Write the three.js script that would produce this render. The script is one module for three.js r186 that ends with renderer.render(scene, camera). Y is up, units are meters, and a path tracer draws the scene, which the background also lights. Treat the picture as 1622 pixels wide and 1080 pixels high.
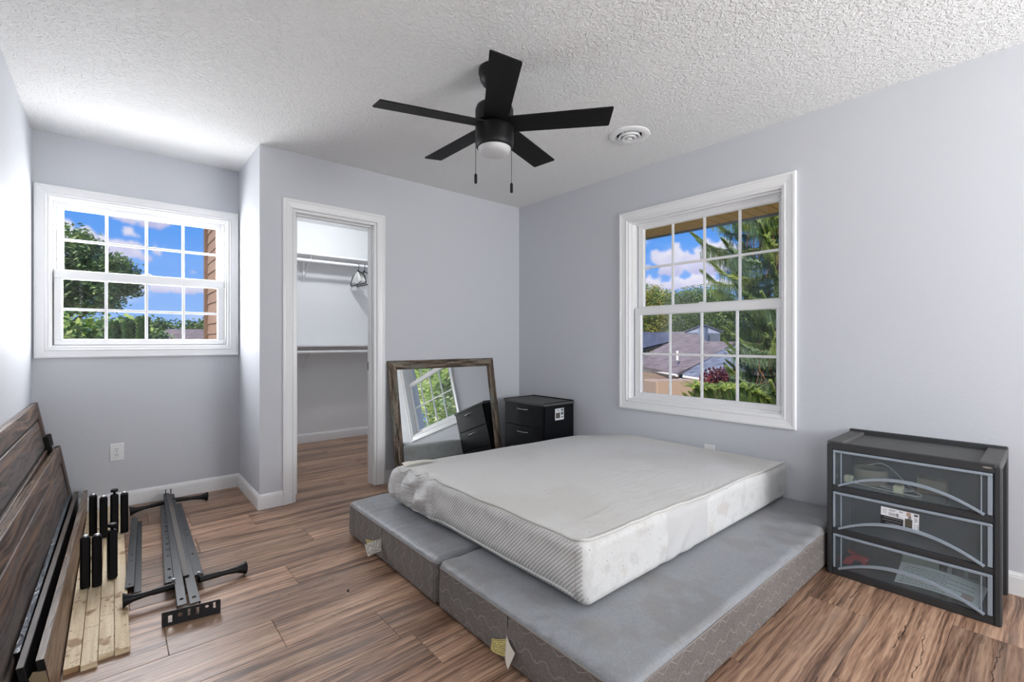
import * as THREE from 'three';
import { mergeGeometries } from 'three/addons/utils/BufferGeometryUtils.js';
import { RectAreaLightUniformsLib } from 'three/addons/lights/RectAreaLightUniformsLib.js';

// ---------------------------------------------------------------- camera, sky, sun, large lights, exposure
const scene = new THREE.Scene();
const camera = new THREE.PerspectiveCamera(72.42, 1622 / 1080, 0.05, 400);
camera.position.set(0, 1.1254, 0);
camera.rotation.y = -40.53 * Math.PI / 180;
const renderer = new THREE.WebGLRenderer({ antialias: true });
renderer.toneMapping = THREE.LinearToneMapping;
renderer.toneMappingExposure = 1.0;
renderer.shadowMap.enabled = true;
RectAreaLightUniformsLib.init();
const SKY_LEVEL = 1.0;
const sun = new THREE.DirectionalLight(0xfff1dc, 5.6);
sun.position.set(-24, 27, 9);
sun.target.position.set(0, 0, 0);
sun.castShadow = true;
Object.assign(sun.shadow.camera, { left: -50, right: 50, top: 50, bottom: -50, near: 1, far: 120 });
sun.shadow.mapSize.set(2048, 2048);
scene.add(sun, sun.target);
// sky light at the small alcove window, and fill added through two made-up windows behind the camera: area lights as large as the openings, just outside the panes
function dayOrFillLight(x, y, z, w, h, turn, tilt, power, color) {
  const l = new THREE.RectAreaLight(color, power, w, h);
  l.position.set(x, y, z);
  l.rotation.order = 'YXZ';
  l.rotation.set(tilt, turn, 0);
  l.castShadow = true;
  scene.add(l);
}
const DAY1 = 18.5, FILL3 = 21, FILL4 = 16, CLOSET = 1.6;
dayOrFillLight(0.178, 1.62, -4.42, 0.92, 0.96, Math.PI, -0.3, DAY1, 0xfcfdff);
dayOrFillLight(2.22, 1.3, 2.32, 1.5, 1.36, 0, 0.42, FILL3, 0xfdfdfe);
dayOrFillLight(-0.79, 1.38, 1.05, 1.2, 1.16, -Math.PI / 2, 0.42, FILL4, 0xfdfdfe);

// ---------------------------------------------------------------- helpers
const XL = -0.3865, XA = 0.739, XR = 3.0464, ZB = -3.4556, ZA = -4.1277, ZR = 1.9, H = 2.44, ZC = -5.4;
let seed = 7;
const rnd = () => { seed = (seed + 0x6d2b79f5) | 0; let t = Math.imul(seed ^ (seed >>> 15), 1 | seed); t = (t + Math.imul(t ^ (t >>> 7), 61 | t)) ^ t; return ((t ^ (t >>> 14)) >>> 0) / 4294967296; };
const rr = (a, b) => a + (b - a) * rnd();
const V = (x, y, z) => new THREE.Vector3(x, y, z);
const clamp = (x, a = 0, b = 1) => Math.min(b, Math.max(a, x)), lerp = (a, b, t) => a + (b - a) * t;
const smooth = (a, b, x) => { const t = clamp((x - a) / (b - a)); return t * t * (3 - 2 * t); };
const names = new Map();
function numbered(n) { const k = names.get(n) ?? 0; names.set(n, k + 1); return k ? n + '_' + String(k).padStart(3, '0') : n; }
function tag(o, label, category, group) { o.userData.label = label; o.userData.category = category; if (group) o.userData.group = group; return o; }
function thing(name, label, category, pos = [0, 0, 0], group) {
  const o = new THREE.Group();
  o.name = numbered(name); o.position.set(...pos); scene.add(o);
  return tag(o, label, category, group);
}
function mesh(name, geos, m, parent = scene) {
  const list = Array.isArray(geos) ? geos : [geos];
  const g = list.length > 1 ? mergeGeometries(list.map(plain)) : list[0];
  const o = new THREE.Mesh(g, m);
  o.name = parent === scene ? numbered(name) : name;
  o.castShadow = o.receiveShadow = true;
  parent.add(o);
  return o;
}
function struct(name, geos, m, parent = scene) { const o = mesh(name, geos, m, parent); if (parent === scene) o.userData.kind = 'structure'; return o; }
function structGroup(name, pos = [0, 0, 0]) { const o = new THREE.Group(); o.name = numbered(name); o.position.set(...pos); o.userData.kind = 'structure'; scene.add(o); return o; }
function plain(g) {           // non-indexed with position, normal, uv only
  const q = g.index ? g.toNonIndexed() : g;
  for (const k of Object.keys(q.attributes)) if (!['position', 'normal', 'uv'].includes(k)) q.deleteAttribute(k);
  if (!q.attributes.normal) q.computeVertexNormals();
  if (!q.attributes.uv) boxUV(q);
  return q;
}
// uv in metres from the face's dominant axis; grain: the axis that u follows
function boxUV(g, grain = null, ou = 0, ov = 0) {
  const p = g.attributes.position, n = g.attributes.normal, uv = new Float32Array(p.count * 2);
  for (let i = 0; i < p.count; i++) {
    const a = [Math.abs(n.getX(i)), Math.abs(n.getY(i)), Math.abs(n.getZ(i))], c = [p.getX(i), p.getY(i), p.getZ(i)];
    const k = a[0] >= a[1] && a[0] >= a[2] ? 0 : a[1] >= a[2] ? 1 : 2;
    let axes = k === 0 ? [2, 1] : k === 1 ? [0, 2] : [0, 1];
    if (grain !== null) { const gi = 'xyz'.indexOf(grain); if (k === gi) axes = [0, 1, 2].filter((x) => x !== k); else axes = [gi, 3 - gi - k]; }
    uv[i * 2] = c[axes[0]] + ou; uv[i * 2 + 1] = c[axes[1]] + ov;
  }
  g.setAttribute('uv', new THREE.BufferAttribute(uv, 2));
  return g;
}
function fromTris(tris, uvs) {
  const g = new THREE.BufferGeometry();
  g.setAttribute('position', new THREE.BufferAttribute(new Float32Array(tris), 3));
  if (uvs) g.setAttribute('uv', new THREE.BufferAttribute(new Float32Array(uvs), 2));
  g.computeVertexNormals();
  if (!uvs) boxUV(g);
  return g;
}
// box with chamfered edges; (x, y, z) is its centre
function cbox(w, h, d, x = 0, y = 0, z = 0, c = 0.002, grain = null, ou = 0, ov = 0) {
  c = Math.min(c, w * 0.45, h * 0.45, d * 0.45);
  const half = [w / 2, h / 2, d / 2], T = [];
  const vert = (s, k) => [0, 1, 2].map((i) => s[i] * (i === k ? half[i] : half[i] - c));
  const push = (a, b, e, out) => {
    const u = [b[0] - a[0], b[1] - a[1], b[2] - a[2]], v = [e[0] - a[0], e[1] - a[1], e[2] - a[2]];
    const n = [u[1] * v[2] - u[2] * v[1], u[2] * v[0] - u[0] * v[2], u[0] * v[1] - u[1] * v[0]];
    if (n[0] * out[0] + n[1] * out[1] + n[2] * out[2] < 0) T.push(...a, ...e, ...b); else T.push(...a, ...b, ...e);
  };
  const quad = (a, b, e, f, out) => { push(a, b, e, out); push(a, e, f, out); };
  for (let k = 0; k < 3; k++) for (const s of [-1, 1]) {
    const i = (k + 1) % 3, j = (k + 2) % 3, S = (si, sj) => { const q = [0, 0, 0]; q[k] = s; q[i] = si; q[j] = sj; return q; };
    const out = [0, 0, 0]; out[k] = s;
    quad(vert(S(-1, -1), k), vert(S(1, -1), k), vert(S(1, 1), k), vert(S(-1, 1), k), out);
  }
  for (let k = 0; k < 3; k++) for (const si of [-1, 1]) for (const sj of [-1, 1]) {
    const i = (k + 1) % 3, j = (k + 2) % 3, S = (sk) => { const q = [0, 0, 0]; q[k] = sk; q[i] = si; q[j] = sj; return q; };
    const out = [0, 0, 0]; out[i] = si; out[j] = sj;
    quad(vert(S(-1), i), vert(S(1), i), vert(S(1), j), vert(S(-1), j), out);
  }
  for (const a of [-1, 1]) for (const b of [-1, 1]) for (const e of [-1, 1]) { const s = [a, b, e]; push(vert(s, 0), vert(s, 1), vert(s, 2), s); }
  const g = new THREE.BufferGeometry();
  g.setAttribute('position', new THREE.BufferAttribute(new Float32Array(T), 3));
  g.computeVertexNormals();
  boxUV(g, grain, ou, ov);
  return g.translate(x, y, z);
}
const span = (x0, x1, y0, y1, z0, z1, c = 0.0015, grain = null, ou = 0, ov = 0) => cbox(Math.abs(x1 - x0), Math.abs(y1 - y0), Math.abs(z1 - z0), (x0 + x1) / 2, (y0 + y1) / 2, (z0 + z1) / 2, c, grain, ou, ov);
function wallBox(x0, x1, y0, y1, z0, z1) { const g = new THREE.BoxGeometry(x1 - x0, y1 - y0, z1 - z0).toNonIndexed().translate((x0 + x1) / 2, (y0 + y1) / 2, (z0 + z1) / 2); return boxUV(g); }
// four mitred sides round the rectangle; profile: [outward offset, depth] from outer back over the front to inner back
function mitred(x0, x1, y0, y1, profile, closed = true) {
  const C = (o, k) => [[x0 - o, y0 - o], [x1 + o, y0 - o], [x1 + o, y1 + o], [x0 - o, y1 + o]][k & 3];
  const sides = [];
  for (let s = 0; s < 4; s++) {
    const T = [], U = [];
    let run = 0;
    for (let i = 0; i < profile.length - (closed ? 0 : 1); i++) {
      const p = profile[i], q = profile[(i + 1) % profile.length], L = Math.hypot(q[0] - p[0], q[1] - p[1]);
      const a = [...C(p[0], s), p[1]], b = [...C(p[0], s + 1), p[1]], e = [...C(q[0], s + 1), q[1]], f = [...C(q[0], s), q[1]];
      T.push(...a, ...b, ...e, ...a, ...e, ...f);
      const t = (v) => (s % 2 ? v[1] : v[0]) + s * 0.37;
      U.push(t(a), run, t(b), run, t(e), run + L, t(a), run, t(e), run + L, t(f), run + L);
      run += L;
    }
    sides.push(fromTris(T, U));
  }
  return sides;
}
function lathe(pts, n = 40) { return new THREE.LatheGeometry(pts.map((p) => new THREE.Vector2(Math.max(p[0], 1e-5), p[1])), n); }
function tube(points, r, n = 40, k = 8, closed = false) { return new THREE.TubeGeometry(new THREE.CatmullRomCurve3(points.map((p) => V(...p)), closed), n, r, k, closed); }
function bar(a, b, r0, r1 = r0, k = 10) {
  const A = V(...a), B = V(...b), g = new THREE.CylinderGeometry(r1, r0, A.distanceTo(B), k);
  g.applyQuaternion(new THREE.Quaternion().setFromUnitVectors(V(0, 1, 0), B.clone().sub(A).normalize()));
  return g.translate((A.x + B.x) / 2, (A.y + B.y) / 2, (A.z + B.z) / 2);
}
function extrude(pts, depth, bevel = 0, holes = []) {
  const s = new THREE.Shape(pts.map((p) => new THREE.Vector2(...p)));
  for (const h of holes) s.holes.push(new THREE.Path(h.map((p) => new THREE.Vector2(...p))));
  return new THREE.ExtrudeGeometry(s, { depth, bevelEnabled: bevel > 0, bevelSize: bevel, bevelThickness: bevel, bevelSegments: 2, curveSegments: 10 });
}
const oval = (cx, cy, rx, ry, n = 14) => Array.from({ length: n }, (_, i) => [cx + rx * Math.cos(i / n * 2 * Math.PI), cy + ry * Math.sin(i / n * 2 * Math.PI)]);
function smoothNormals(geos) {     // one shading over several pieces of a surface that share their border points
  const key = (p, i) => Math.round(p.getX(i) * 2e4) + ',' + Math.round(p.getY(i) * 2e4) + ',' + Math.round(p.getZ(i) * 2e4), sum = new Map(), a = V(), b = V(), c = V();
  for (const g of geos) { const p = g.attributes.position; for (let i = 0; i < p.count; i += 3) {
    a.fromBufferAttribute(p, i); b.fromBufferAttribute(p, i + 1); c.fromBufferAttribute(p, i + 2); b.sub(a); c.sub(a); b.cross(c);
    for (let k = 0; k < 3; k++) { const q = key(p, i + k); if (!sum.has(q)) sum.set(q, V()); sum.get(q).add(b); }
  } }
  for (const g of geos) { const p = g.attributes.position, n = new Float32Array(p.count * 3); for (let i = 0; i < p.count; i++) { const s = sum.get(key(p, i)); a.copy(s).normalize().toArray(n, i * 3); } g.setAttribute('normal', new THREE.BufferAttribute(n, 3)); }
  return geos;
}
// rounded soft block, one fine grid per face; move(p, face) pushes points; sort(point) names the piece a face belongs to
function softBlock(x0, x1, y0, y1, z0, z1, r, step, move, sort) {
  const lo = [x0, y0, z0], hi = [x1, y1, z1], pieces = {};
  const put = (k, s, u, v) => {
    const i = (k + 1) % 3, j = (k + 2) % 3, p = [0, 0, 0];
    p[k] = s > 0 ? hi[k] : lo[k]; p[i] = lerp(lo[i], hi[i], u); p[j] = lerp(lo[j], hi[j], v);
    const q = p.map((x, m) => clamp(x, lo[m] + r, hi[m] - r)), d = [p[0] - q[0], p[1] - q[1], p[2] - q[2]], L = Math.hypot(...d) || 1;
    const o = q.map((x, m) => x + d[m] / L * r), nrm = d.map((x) => x / L);
    return move(o, nrm);
  };
  for (let k = 0; k < 3; k++) for (const s of [-1, 1]) {
    const i = (k + 1) % 3, j = (k + 2) % 3, spread = (n, L) => Array.from({ length: n + 1 }, (_, t) => t / n);
    const grid = (L) => { const e = r / L, m = Math.max(2, Math.round((L - 2 * r) / step)), a = []; for (let t = 0; t < 4; t++) a.push(e * t / 4); for (let t = 0; t <= m; t++) a.push(e + (1 - 2 * e) * t / m); for (let t = 1; t <= 4; t++) a.push(1 - e + e * t / 4); return a; };
    const U = grid(hi[i] - lo[i]), W = grid(hi[j] - lo[j]);
    const P = U.map((u) => W.map((v) => put(k, s, u, v)));
    for (let a = 0; a < U.length - 1; a++) for (let b = 0; b < W.length - 1; b++) {
      const A = P[a][b], B = P[a + 1][b], C = P[a + 1][b + 1], D = P[a][b + 1], mid = [0, 1, 2].map((m) => (A[m] + B[m] + C[m] + D[m]) / 4), id = sort(mid, k, s);
      const T = (pieces[id] ??= { t: [], u: [] }), ax = k === 0 ? [2, 1] : k === 1 ? [0, 2] : [0, 1];
      for (const q of s > 0 ? [A, B, C, A, C, D] : [A, C, B, A, D, C]) { T.t.push(...q); T.u.push(q[ax[0]], q[ax[1]]); }
    }
  }
  const out = Object.fromEntries(Object.entries(pieces).map(([n, p]) => [n, fromTris(p.t, p.u)]));
  smoothNormals(Object.values(out));
  return out;
}

// ---------------------------------------------------------------- noise and textures
const hash2 = (x, y, s) => { let h = Math.imul(x, 374761393) ^ Math.imul(y, 668265263) ^ Math.imul(s + 11, 1274126177); h = Math.imul(h ^ (h >>> 13), 1274126177); return ((h ^ (h >>> 16)) >>> 0) / 4294967296; };
function vn(x, y, px, py, s) {      // value noise that repeats after px, py cells
  const xi = Math.floor(x), yi = Math.floor(y), fx = x - xi, fy = y - yi, u = fx * fx * (3 - 2 * fx), v = fy * fy * (3 - 2 * fy);
  const m = (a, p) => ((a % p) + p) % p, x0 = m(xi, px), x1 = m(xi + 1, px), y0 = m(yi, py), y1 = m(yi + 1, py);
  const a = hash2(x0, y0, s), b = hash2(x1, y0, s), c = hash2(x0, y1, s), d = hash2(x1, y1, s);
  return a + (b - a) * u + (c - a) * v + (a - b - c + d) * u * v;
}
function fbm(x, y, px, py, s, oct = 4) { let t = 0, a = 0.5, n = 0; for (let i = 0; i < oct; i++) { t += a * vn(x, y, px, py, s + i * 17); n += a; a *= 0.5; x *= 2; y *= 2; px *= 2; py *= 2; } return t / n; }
const n3 = (x, y, z) => (vn(x + z * 0.71, y - z * 0.53, 4096, 4096, 5) + vn(y * 1.13 + 31, z * 1.07 + x * 0.31, 4096, 4096, 9)) - 1;
function canvasTex(w, h, fn, sx, sy, { srgb = true, draw } = {}) {    // sx, sy: metres that one copy covers
  const c = document.createElement('canvas'); c.width = w; c.height = h;
  const ctx = c.getContext('2d'), im = ctx.createImageData(w, h), d = im.data;
  for (let y = 0, i = 0; y < h; y++) for (let x = 0; x < w; x++, i += 4) { const q = fn(x / w, y / h, x, y); d[i] = q[0]; d[i + 1] = q[1]; d[i + 2] = q[2]; d[i + 3] = 255; }
  ctx.putImageData(im, 0, 0);
  if (draw) draw(ctx, w, h);
  const t = new THREE.CanvasTexture(c);
  t.wrapS = t.wrapT = THREE.RepeatWrapping; t.magFilter = THREE.LinearFilter;
  t.repeat.set(1 / sx, 1 / sy);
  if (srgb) t.colorSpace = THREE.SRGBColorSpace;
  return t;
}
const asBump = (t) => { const b = t.clone(); b.colorSpace = THREE.NoColorSpace; b.needsUpdate = true; return b; };
const mix3 = (a, b, t) => [a[0] + (b[0] - a[0]) * t, a[1] + (b[1] - a[1]) * t, a[2] + (b[2] - a[2]) * t];
const std = (o) => new THREE.MeshStandardMaterial(o), phys = (o) => new THREE.MeshPhysicalMaterial(o);

// floor planks: 2 x 8 different planks on one sheet
const PLANK_L = 1.22, PLANK_W = 0.2245;
const floorTex = canvasTex(2048, 2048, (u, v) => {
  const cx = Math.floor(u * 2), cy = Math.floor(v * 8), id = cx * 8 + cy, x = u * 2 - cx, y = v * 8 - cy, s = 40 + id * 3;
  const warp = (fbm(x * 3, y * 2, 64, 64, s, 3) - 0.5) * 0.5;
  const band = fbm(x * 1.6, (y + warp * 0.5) * 5, 64, 64, s + 1, 3), streak = fbm(x * 4, (y + warp * 0.3) * 34, 128, 256, s + 2, 3), fine = fbm(x * 26, y * 90, 256, 512, 3 + id, 2);
  const ring = Math.sin((y + warp) * 26 + x * 2.2 + hash2(id, 3, 1) * 6) * 0.5 + 0.5;
  const t = clamp(0.5 + (band - 0.5) * 1.25 + (streak - 0.5) * 1.15 + (fine - 0.5) * 0.6 + (ring - 0.5) * 0.16);
  let c = t < 0.5 ? mix3([92, 69, 55], [152, 119, 97], t * 2) : mix3([152, 119, 97], [192, 158, 132], t * 2 - 1);
  const tone = hash2(id, 8, 4);
  c = mix3(c, [112, 97, 88], smooth(0.55, 0.8, fbm(x * 2.2 + 7, y * 4 + 3, 64, 64, s + 9, 3)) * 0.45);
  const k = 0.9 + tone * 0.2;
  return [c[0] * k, c[1] * k, c[2] * k];
}, PLANK_L * 2, PLANK_W * 8, { draw: (ctx, w, h) => {
  for (let id = 0; id < 16; id++) {                                  // checks and knots printed on the planks
    const ox = (id >> 3) * 1024, oy = (id & 7) * 256, many = id % 2 ? 2 + Math.floor(rnd() * 2) : 4 + Math.floor(rnd() * 3);
    ctx.save(); ctx.beginPath(); ctx.rect(ox, oy, 1024, 256); ctx.clip();
    for (let m = 0; m < many; m++) {
      let x = ox + rr(0, 800), y = oy + rr(30, 226);
      ctx.strokeStyle = 'rgba(34,24,18,' + rr(0.45, 0.85) + ')';
      const steps = 10 + rnd() * 26;
      for (let k = 0; k < steps; k++) {
        const nx = x + rr(6, 18), ny = y + rr(-4.5, 4.5) + (rnd() < 0.08 ? rr(-14, 14) : 0);
        ctx.lineWidth = rr(1, 4.6); ctx.beginPath(); ctx.moveTo(x, y); ctx.lineTo(nx, ny); ctx.stroke();
        if (rnd() < 0.18) { ctx.lineWidth = 1.2; ctx.beginPath(); ctx.moveTo(x, y); ctx.lineTo(x + rr(2, 16), y + rr(-12, 12)); ctx.stroke(); }
        x = nx; y = ny;
      }
    }
    for (let m = 0; m < 3; m++) { const x = ox + rr(30, 990), y = oy + rr(30, 226); for (let q = 0; q < 4; q++) { ctx.strokeStyle = 'rgba(45,32,25,0.3)'; ctx.lineWidth = 1.5; ctx.beginPath(); ctx.ellipse(x, y, 26 - q * 6, 12 - q * 2.8, rr(-0.1, 0.1), 0, 7); ctx.stroke(); } }
    ctx.restore();
  }
} });
const M = {};
M.floor = phys({ map: floorTex, bumpMap: asBump(floorTex), bumpScale: 0.0012, roughness: 0.36, specularIntensity: 0.9 });
M.subfloor = std({ color: 0x3a2c24, roughness: 0.9 });
const peel = canvasTex(512, 512, (u, v) => { const a = fbm(u * 90, v * 90, 90, 90, 1, 2), b = fbm(u * 30, v * 30, 30, 30, 2, 2), t = (a * 0.6 + b * 0.4) * 255; return [t, t, t]; }, 0.55, 0.55, { srgb: false });
M.wall = std({ color: new THREE.Color(0.622, 0.64, 0.678), roughness: 0.6, bumpMap: peel, bumpScale: 0.0006 });
M.closetWall = std({ color: new THREE.Color(0.85, 0.86, 0.87), roughness: 0.6, bumpMap: peel, bumpScale: 0.0006 });
const knock = canvasTex(2048, 2048, (u, v) => {
  const wx = (fbm(u * 24, v * 24, 24, 24, 61, 2) - 0.5) * 2.2, wy = (fbm(u * 24 + 9, v * 24 + 4, 24, 24, 71, 2) - 0.5) * 2.2;
  const f = fbm(u * 62 + wx, v * 62 + wy, 62, 62, 21, 3), g = fbm(u * 150 + wx, v * 150, 150, 150, 31, 2);
  const t = smooth(0.44, 0.6, f) * 0.72 + smooth(0.4, 0.62, g) * 0.28;
  return [t * 255, t * 255, t * 255];
}, 0.72, 0.72, { srgb: false });
M.ceiling = std({ color: new THREE.Color(0.89, 0.895, 0.89), roughness: 0.95, bumpMap: knock, bumpScale: 0.0038 });
M.trim = phys({ color: new THREE.Color(0.88, 0.885, 0.89), roughness: 0.32 });
M.vinyl = phys({ color: new THREE.Color(0.88, 0.885, 0.89), roughness: 0.28 });
M.glass = phys({ color: 0xffffff, transmission: 1, roughness: 0, ior: 1.5, thickness: 0 });
M.black = phys({ color: new THREE.Color(0.006, 0.0062, 0.007), roughness: 0.45, specularIntensity: 0.6 });
M.blackMetal = std({ color: new THREE.Color(0.028, 0.030, 0.033), roughness: 0.4, metalness: 0.3 });
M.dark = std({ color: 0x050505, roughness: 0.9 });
M.steel = std({ color: 0xb9bcc0, roughness: 0.3, metalness: 1 });
M.mirror = std({ color: 0xeef1f0, roughness: 0.0, metalness: 1 });

// ---------------------------------------------------------------- sky
{
  const W = 2048, Hh = 1024, data = new Float32Array(W * Hh * 4), lin = (c) => Math.pow(c / 255, 2.2);
  const blueTop = [44, 108, 218].map(lin), blueMid = [88, 156, 245].map(lin), low = [150, 190, 250].map(lin), white = [244, 241, 250].map(lin), under = [186, 184, 226].map(lin);
  // heaps of cumulus all round the horizon: [azimuth, elevation, width, height] in degrees
  const heaps = [];
  for (let k = 0; k < 46; k++) heaps.push([rr(-12, 318), rr(2.5, 17), rr(2.5, 6.5), rr(1.0, 2.6)]);
  heaps.push([-30.3, 8.6, 2.7, 2.6], [-26.2, 8.8, 3.0, 3.0], [-33.5, 6.2, 3, 1.5], [-28.2, 6.4, 4.5, 1.1], [-85.5, 5.1, 3.2, 0.9], [-77.6, 4.3, 2.2, 0.7], [-88, 11.6, 2.6, 1.6], [-80, 11.8, 2.4, 1.4], [-94, 13.2, 3.4, 1.9]);
  for (let j = 0; j < Hh; j++) {
    const el = ((j + 0.5) / Hh - 0.5) * Math.PI, e = el * 57.2958;
    for (let i = 0; i < W; i++) {
      const az = ((i + 0.5) / W - 0.5) * 360, o = (j * W + i) * 4;
      let c = e < 12 ? mix3(low, blueMid, smooth(-1, 14, e)) : mix3(blueMid, blueTop, smooth(10, 75, e));
      if (e > -2) {
        const y = Math.max(0.03, Math.sin(el)), u = (az + 180) / 360;
        const k = 1 / (y + 0.12), px = Math.cos(az / 57.2958) * Math.cos(el) * k, pz = Math.sin(az / 57.2958) * Math.cos(el) * k;
        const wisp = fbm(px * 2.2 + 40, pz * 3.4 + 40, 4096, 4096, 91, 5), soft = fbm(px * 0.9 + 20, pz * 1.2 + 20, 4096, 4096, 95, 4);
        c = mix3(c, white, smooth(0.5, 0.78, wisp) * smooth(0.42, 0.66, soft) * 0.62 * smooth(-2, 6, e));
        const edge = fbm(u * 420, e * 1.15 + 60, 420, 4096, 101, 5) - 0.5;
        let cover = 0, top = 0;
        for (const h of heaps) {
          let da = az - h[0]; da -= Math.round(da / 360) * 360;
          if (Math.abs(da) > h[2] * 1.4) continue;
          const dy = e - h[1], q = Math.hypot(da / h[2], dy > 0 ? dy / h[3] : dy / (h[3] * 0.42)), d = smooth(1.0, 0.84, q + edge * 1.35);
          if (d > cover) { cover = d; top = clamp(0.5 + dy / h[3] * 0.55 + edge * 0.8); }
        }
        c = mix3(c, mix3(under, white, top), cover * 0.92);
      } else c = mix3(c, low, 0.5);
      data[o] = c[0] * SKY_LEVEL; data[o + 1] = c[1] * SKY_LEVEL; data[o + 2] = c[2] * SKY_LEVEL; data[o + 3] = 1;
    }
  }
  const t = new THREE.DataTexture(data, W, Hh, THREE.RGBAFormat, THREE.FloatType);
  t.mapping = THREE.EquirectangularReflectionMapping; t.magFilter = THREE.LinearFilter; t.needsUpdate = true;
  scene.background = t; scene.environment = t;
}

// ---------------------------------------------------------------- the room shell
const W2 = { z0: -2.174, z1: -1.060, y0: 0.671, y1: 2.055 }, W1 = { x0: -0.321, x1: 0.676, y0: 1.074, y1: 2.051 };
const DOOR = { x0: 0.950, x1: 1.557, y1: 2.043 }, TW = 0.16;
const W4 = { z0: 0.45, z1: 1.65, y0: 0.95, y1: 2.05 };
struct('wall_left', [
  wallBox(XL - TW, XL, -0.2, 2.62, ZA - TW, W4.z0), wallBox(XL - TW, XL, -0.2, 2.62, W4.z1, ZR + TW),
  wallBox(XL - TW, XL, -0.2, W4.y0, W4.z0, W4.z1), wallBox(XL - TW, XL, W4.y1, 2.62, W4.z0, W4.z1)], M.wall);
const W3 = { x0: 1.47, x1: 2.97, y0: 0.77, y1: 2.07 };
struct('wall_rear', [
  wallBox(XL, W3.x0, -0.2, 2.62, ZR, ZR + TW), wallBox(W3.x1, XR, -0.2, 2.62, ZR, ZR + TW),
  wallBox(W3.x0, W3.x1, -0.2, W3.y0, ZR, ZR + TW), wallBox(W3.x0, W3.x1, W3.y1, 2.62, ZR, ZR + TW)], M.wall);
struct('wall_right', [
  wallBox(XR, XR + TW, -0.2, 2.62, ZB - 0.12, W2.z0), wallBox(XR, XR + TW, -0.2, 2.62, W2.z1, ZR + TW),
  wallBox(XR, XR + TW, -0.2, W2.y0, W2.z0, W2.z1), wallBox(XR, XR + TW, W2.y1, 2.62, W2.z0, W2.z1)], M.wall);
struct('wall_alcove', [
  wallBox(XL, W1.x0, -0.2, 2.62, ZA - TW, ZA), wallBox(W1.x1, XA, -0.2, 2.62, ZA - TW, ZA),
  wallBox(W1.x0, W1.x1, -0.2, W1.y0, ZA - TW, ZA), wallBox(W1.x0, W1.x1, W1.y1, 2.62, ZA - TW, ZA)], M.wall);
struct('wall_alcove_side', wallBox(XA, XA + 0.06, -0.2, 2.62, ZA - TW, ZB), M.wall);
struct('wall_back', [
  wallBox(XA + 0.06, DOOR.x0, -0.2, 2.62, ZB - 0.12, ZB), wallBox(DOOR.x1, XR, -0.2, 2.62, ZB - 0.12, ZB), wallBox(DOOR.x0, DOOR.x1, DOOR.y1, 2.62, ZB - 0.12, ZB)], M.wall);
struct('wall_closet_left', wallBox(XA + 0.06, 0.87, -0.2, 2.62, ZC - TW, ZB - 0.12), M.closetWall);
struct('wall_closet_back', wallBox(0.87, 2.9, -0.2, 2.62, ZC - TW, ZC), M.closetWall);
struct('wall_closet_right', wallBox(2.78, 2.9, -0.2, 2.62, ZC, ZB - 0.12), M.closetWall);
struct('ceiling', [
  boxUV(extrude([[XL - TW, ZA - TW], [XR + TW, ZA - TW], [XR + TW, ZR + TW], [XL - TW, ZR + TW]], 0.18, 0, [oval(2.5, -1.772, 0.078, 0.078, 40)]).rotateX(Math.PI / 2).translate(0, H + 0.18, 0)),
  wallBox(XA, XR + TW, H, H + 0.18, ZC - TW, ZA - TW)], M.ceiling);
struct('added_eaves', wallBox(XL - TW - 0.75, XL - TW, 2.2, 2.4, ZA - TW, ZR + 1), M.trim);  // unseen overhang added to keep the sun out of the made-up side window

// floor: a slab and every plank on it
const floor = structGroup('floor');
mesh('subfloor', [wallBox(XL - TW, XR + TW, -0.2, -0.008, ZA - TW, ZR + TW), wallBox(XA, XR + TW, -0.2, -0.008, ZC - TW, ZA - TW)], M.subfloor, floor);
{
  const cache = new Map();
  const plankGeo = (len, off, id, w) => {
    const k = [len.toFixed(3), off.toFixed(3), id, w.toFixed(3)].join();
    if (!cache.has(k)) {
      const g = cbox(len - 0.0012, 0.008, w - 0.0012, 0, -0.004, 0, 0.0011, 'x'), p = g.attributes.position, uv = g.attributes.uv;
      for (let i = 0; i < p.count; i++) uv.setXY(i, (id >> 3) * PLANK_L + off + p.getX(i) + len / 2, (id & 7) * PLANK_W + clamp(p.getZ(i) + PLANK_W / 2, 0.001, PLANK_W - 0.001));
      cache.set(k, g);
    }
    return cache.get(k);
  };
  const known = { 0: 0.484, 1: 0.827, 5: 1.667, 6: 2.337, 8: 2.53, '-1': 0.15, '-2': 0.653, '-3': 0.05, '-4': 0.863, '-5': 0.351, '-6': 0.66, '-7': 0.362 };
  let pick = 3;
  for (let r = -16; r <= 18; r++) {
    let z0 = -2.064 + r * PLANK_W, z1 = z0 + PLANK_W;
    z0 = Math.max(z0, ZC); z1 = Math.min(z1, ZR);
    if (z1 - z0 < 0.02) continue;
    const x0 = z1 < ZA + 0.01 ? 0.87 : XL, x1 = z1 < ZB - 0.06 ? 2.78 : XR, start = known[r] ?? ((r * 0.437) % PLANK_L);
    let x = start - Math.ceil((start - x0) / PLANK_L) * PLANK_L;
    for (; x < x1; x += PLANK_L) {
      const a = Math.max(x, x0), b = Math.min(x + PLANK_L, x1);
      if (b - a < 0.01) continue;
      pick = (pick + 5 + Math.floor(rnd() * 6)) % 16;
      const o = mesh('plank', plankGeo(b - a, a - x, pick, z1 - z0), M.floor, floor);
      o.position.set((a + b) / 2, 0, (z0 + z1) / 2);
    }
  }
}
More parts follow.
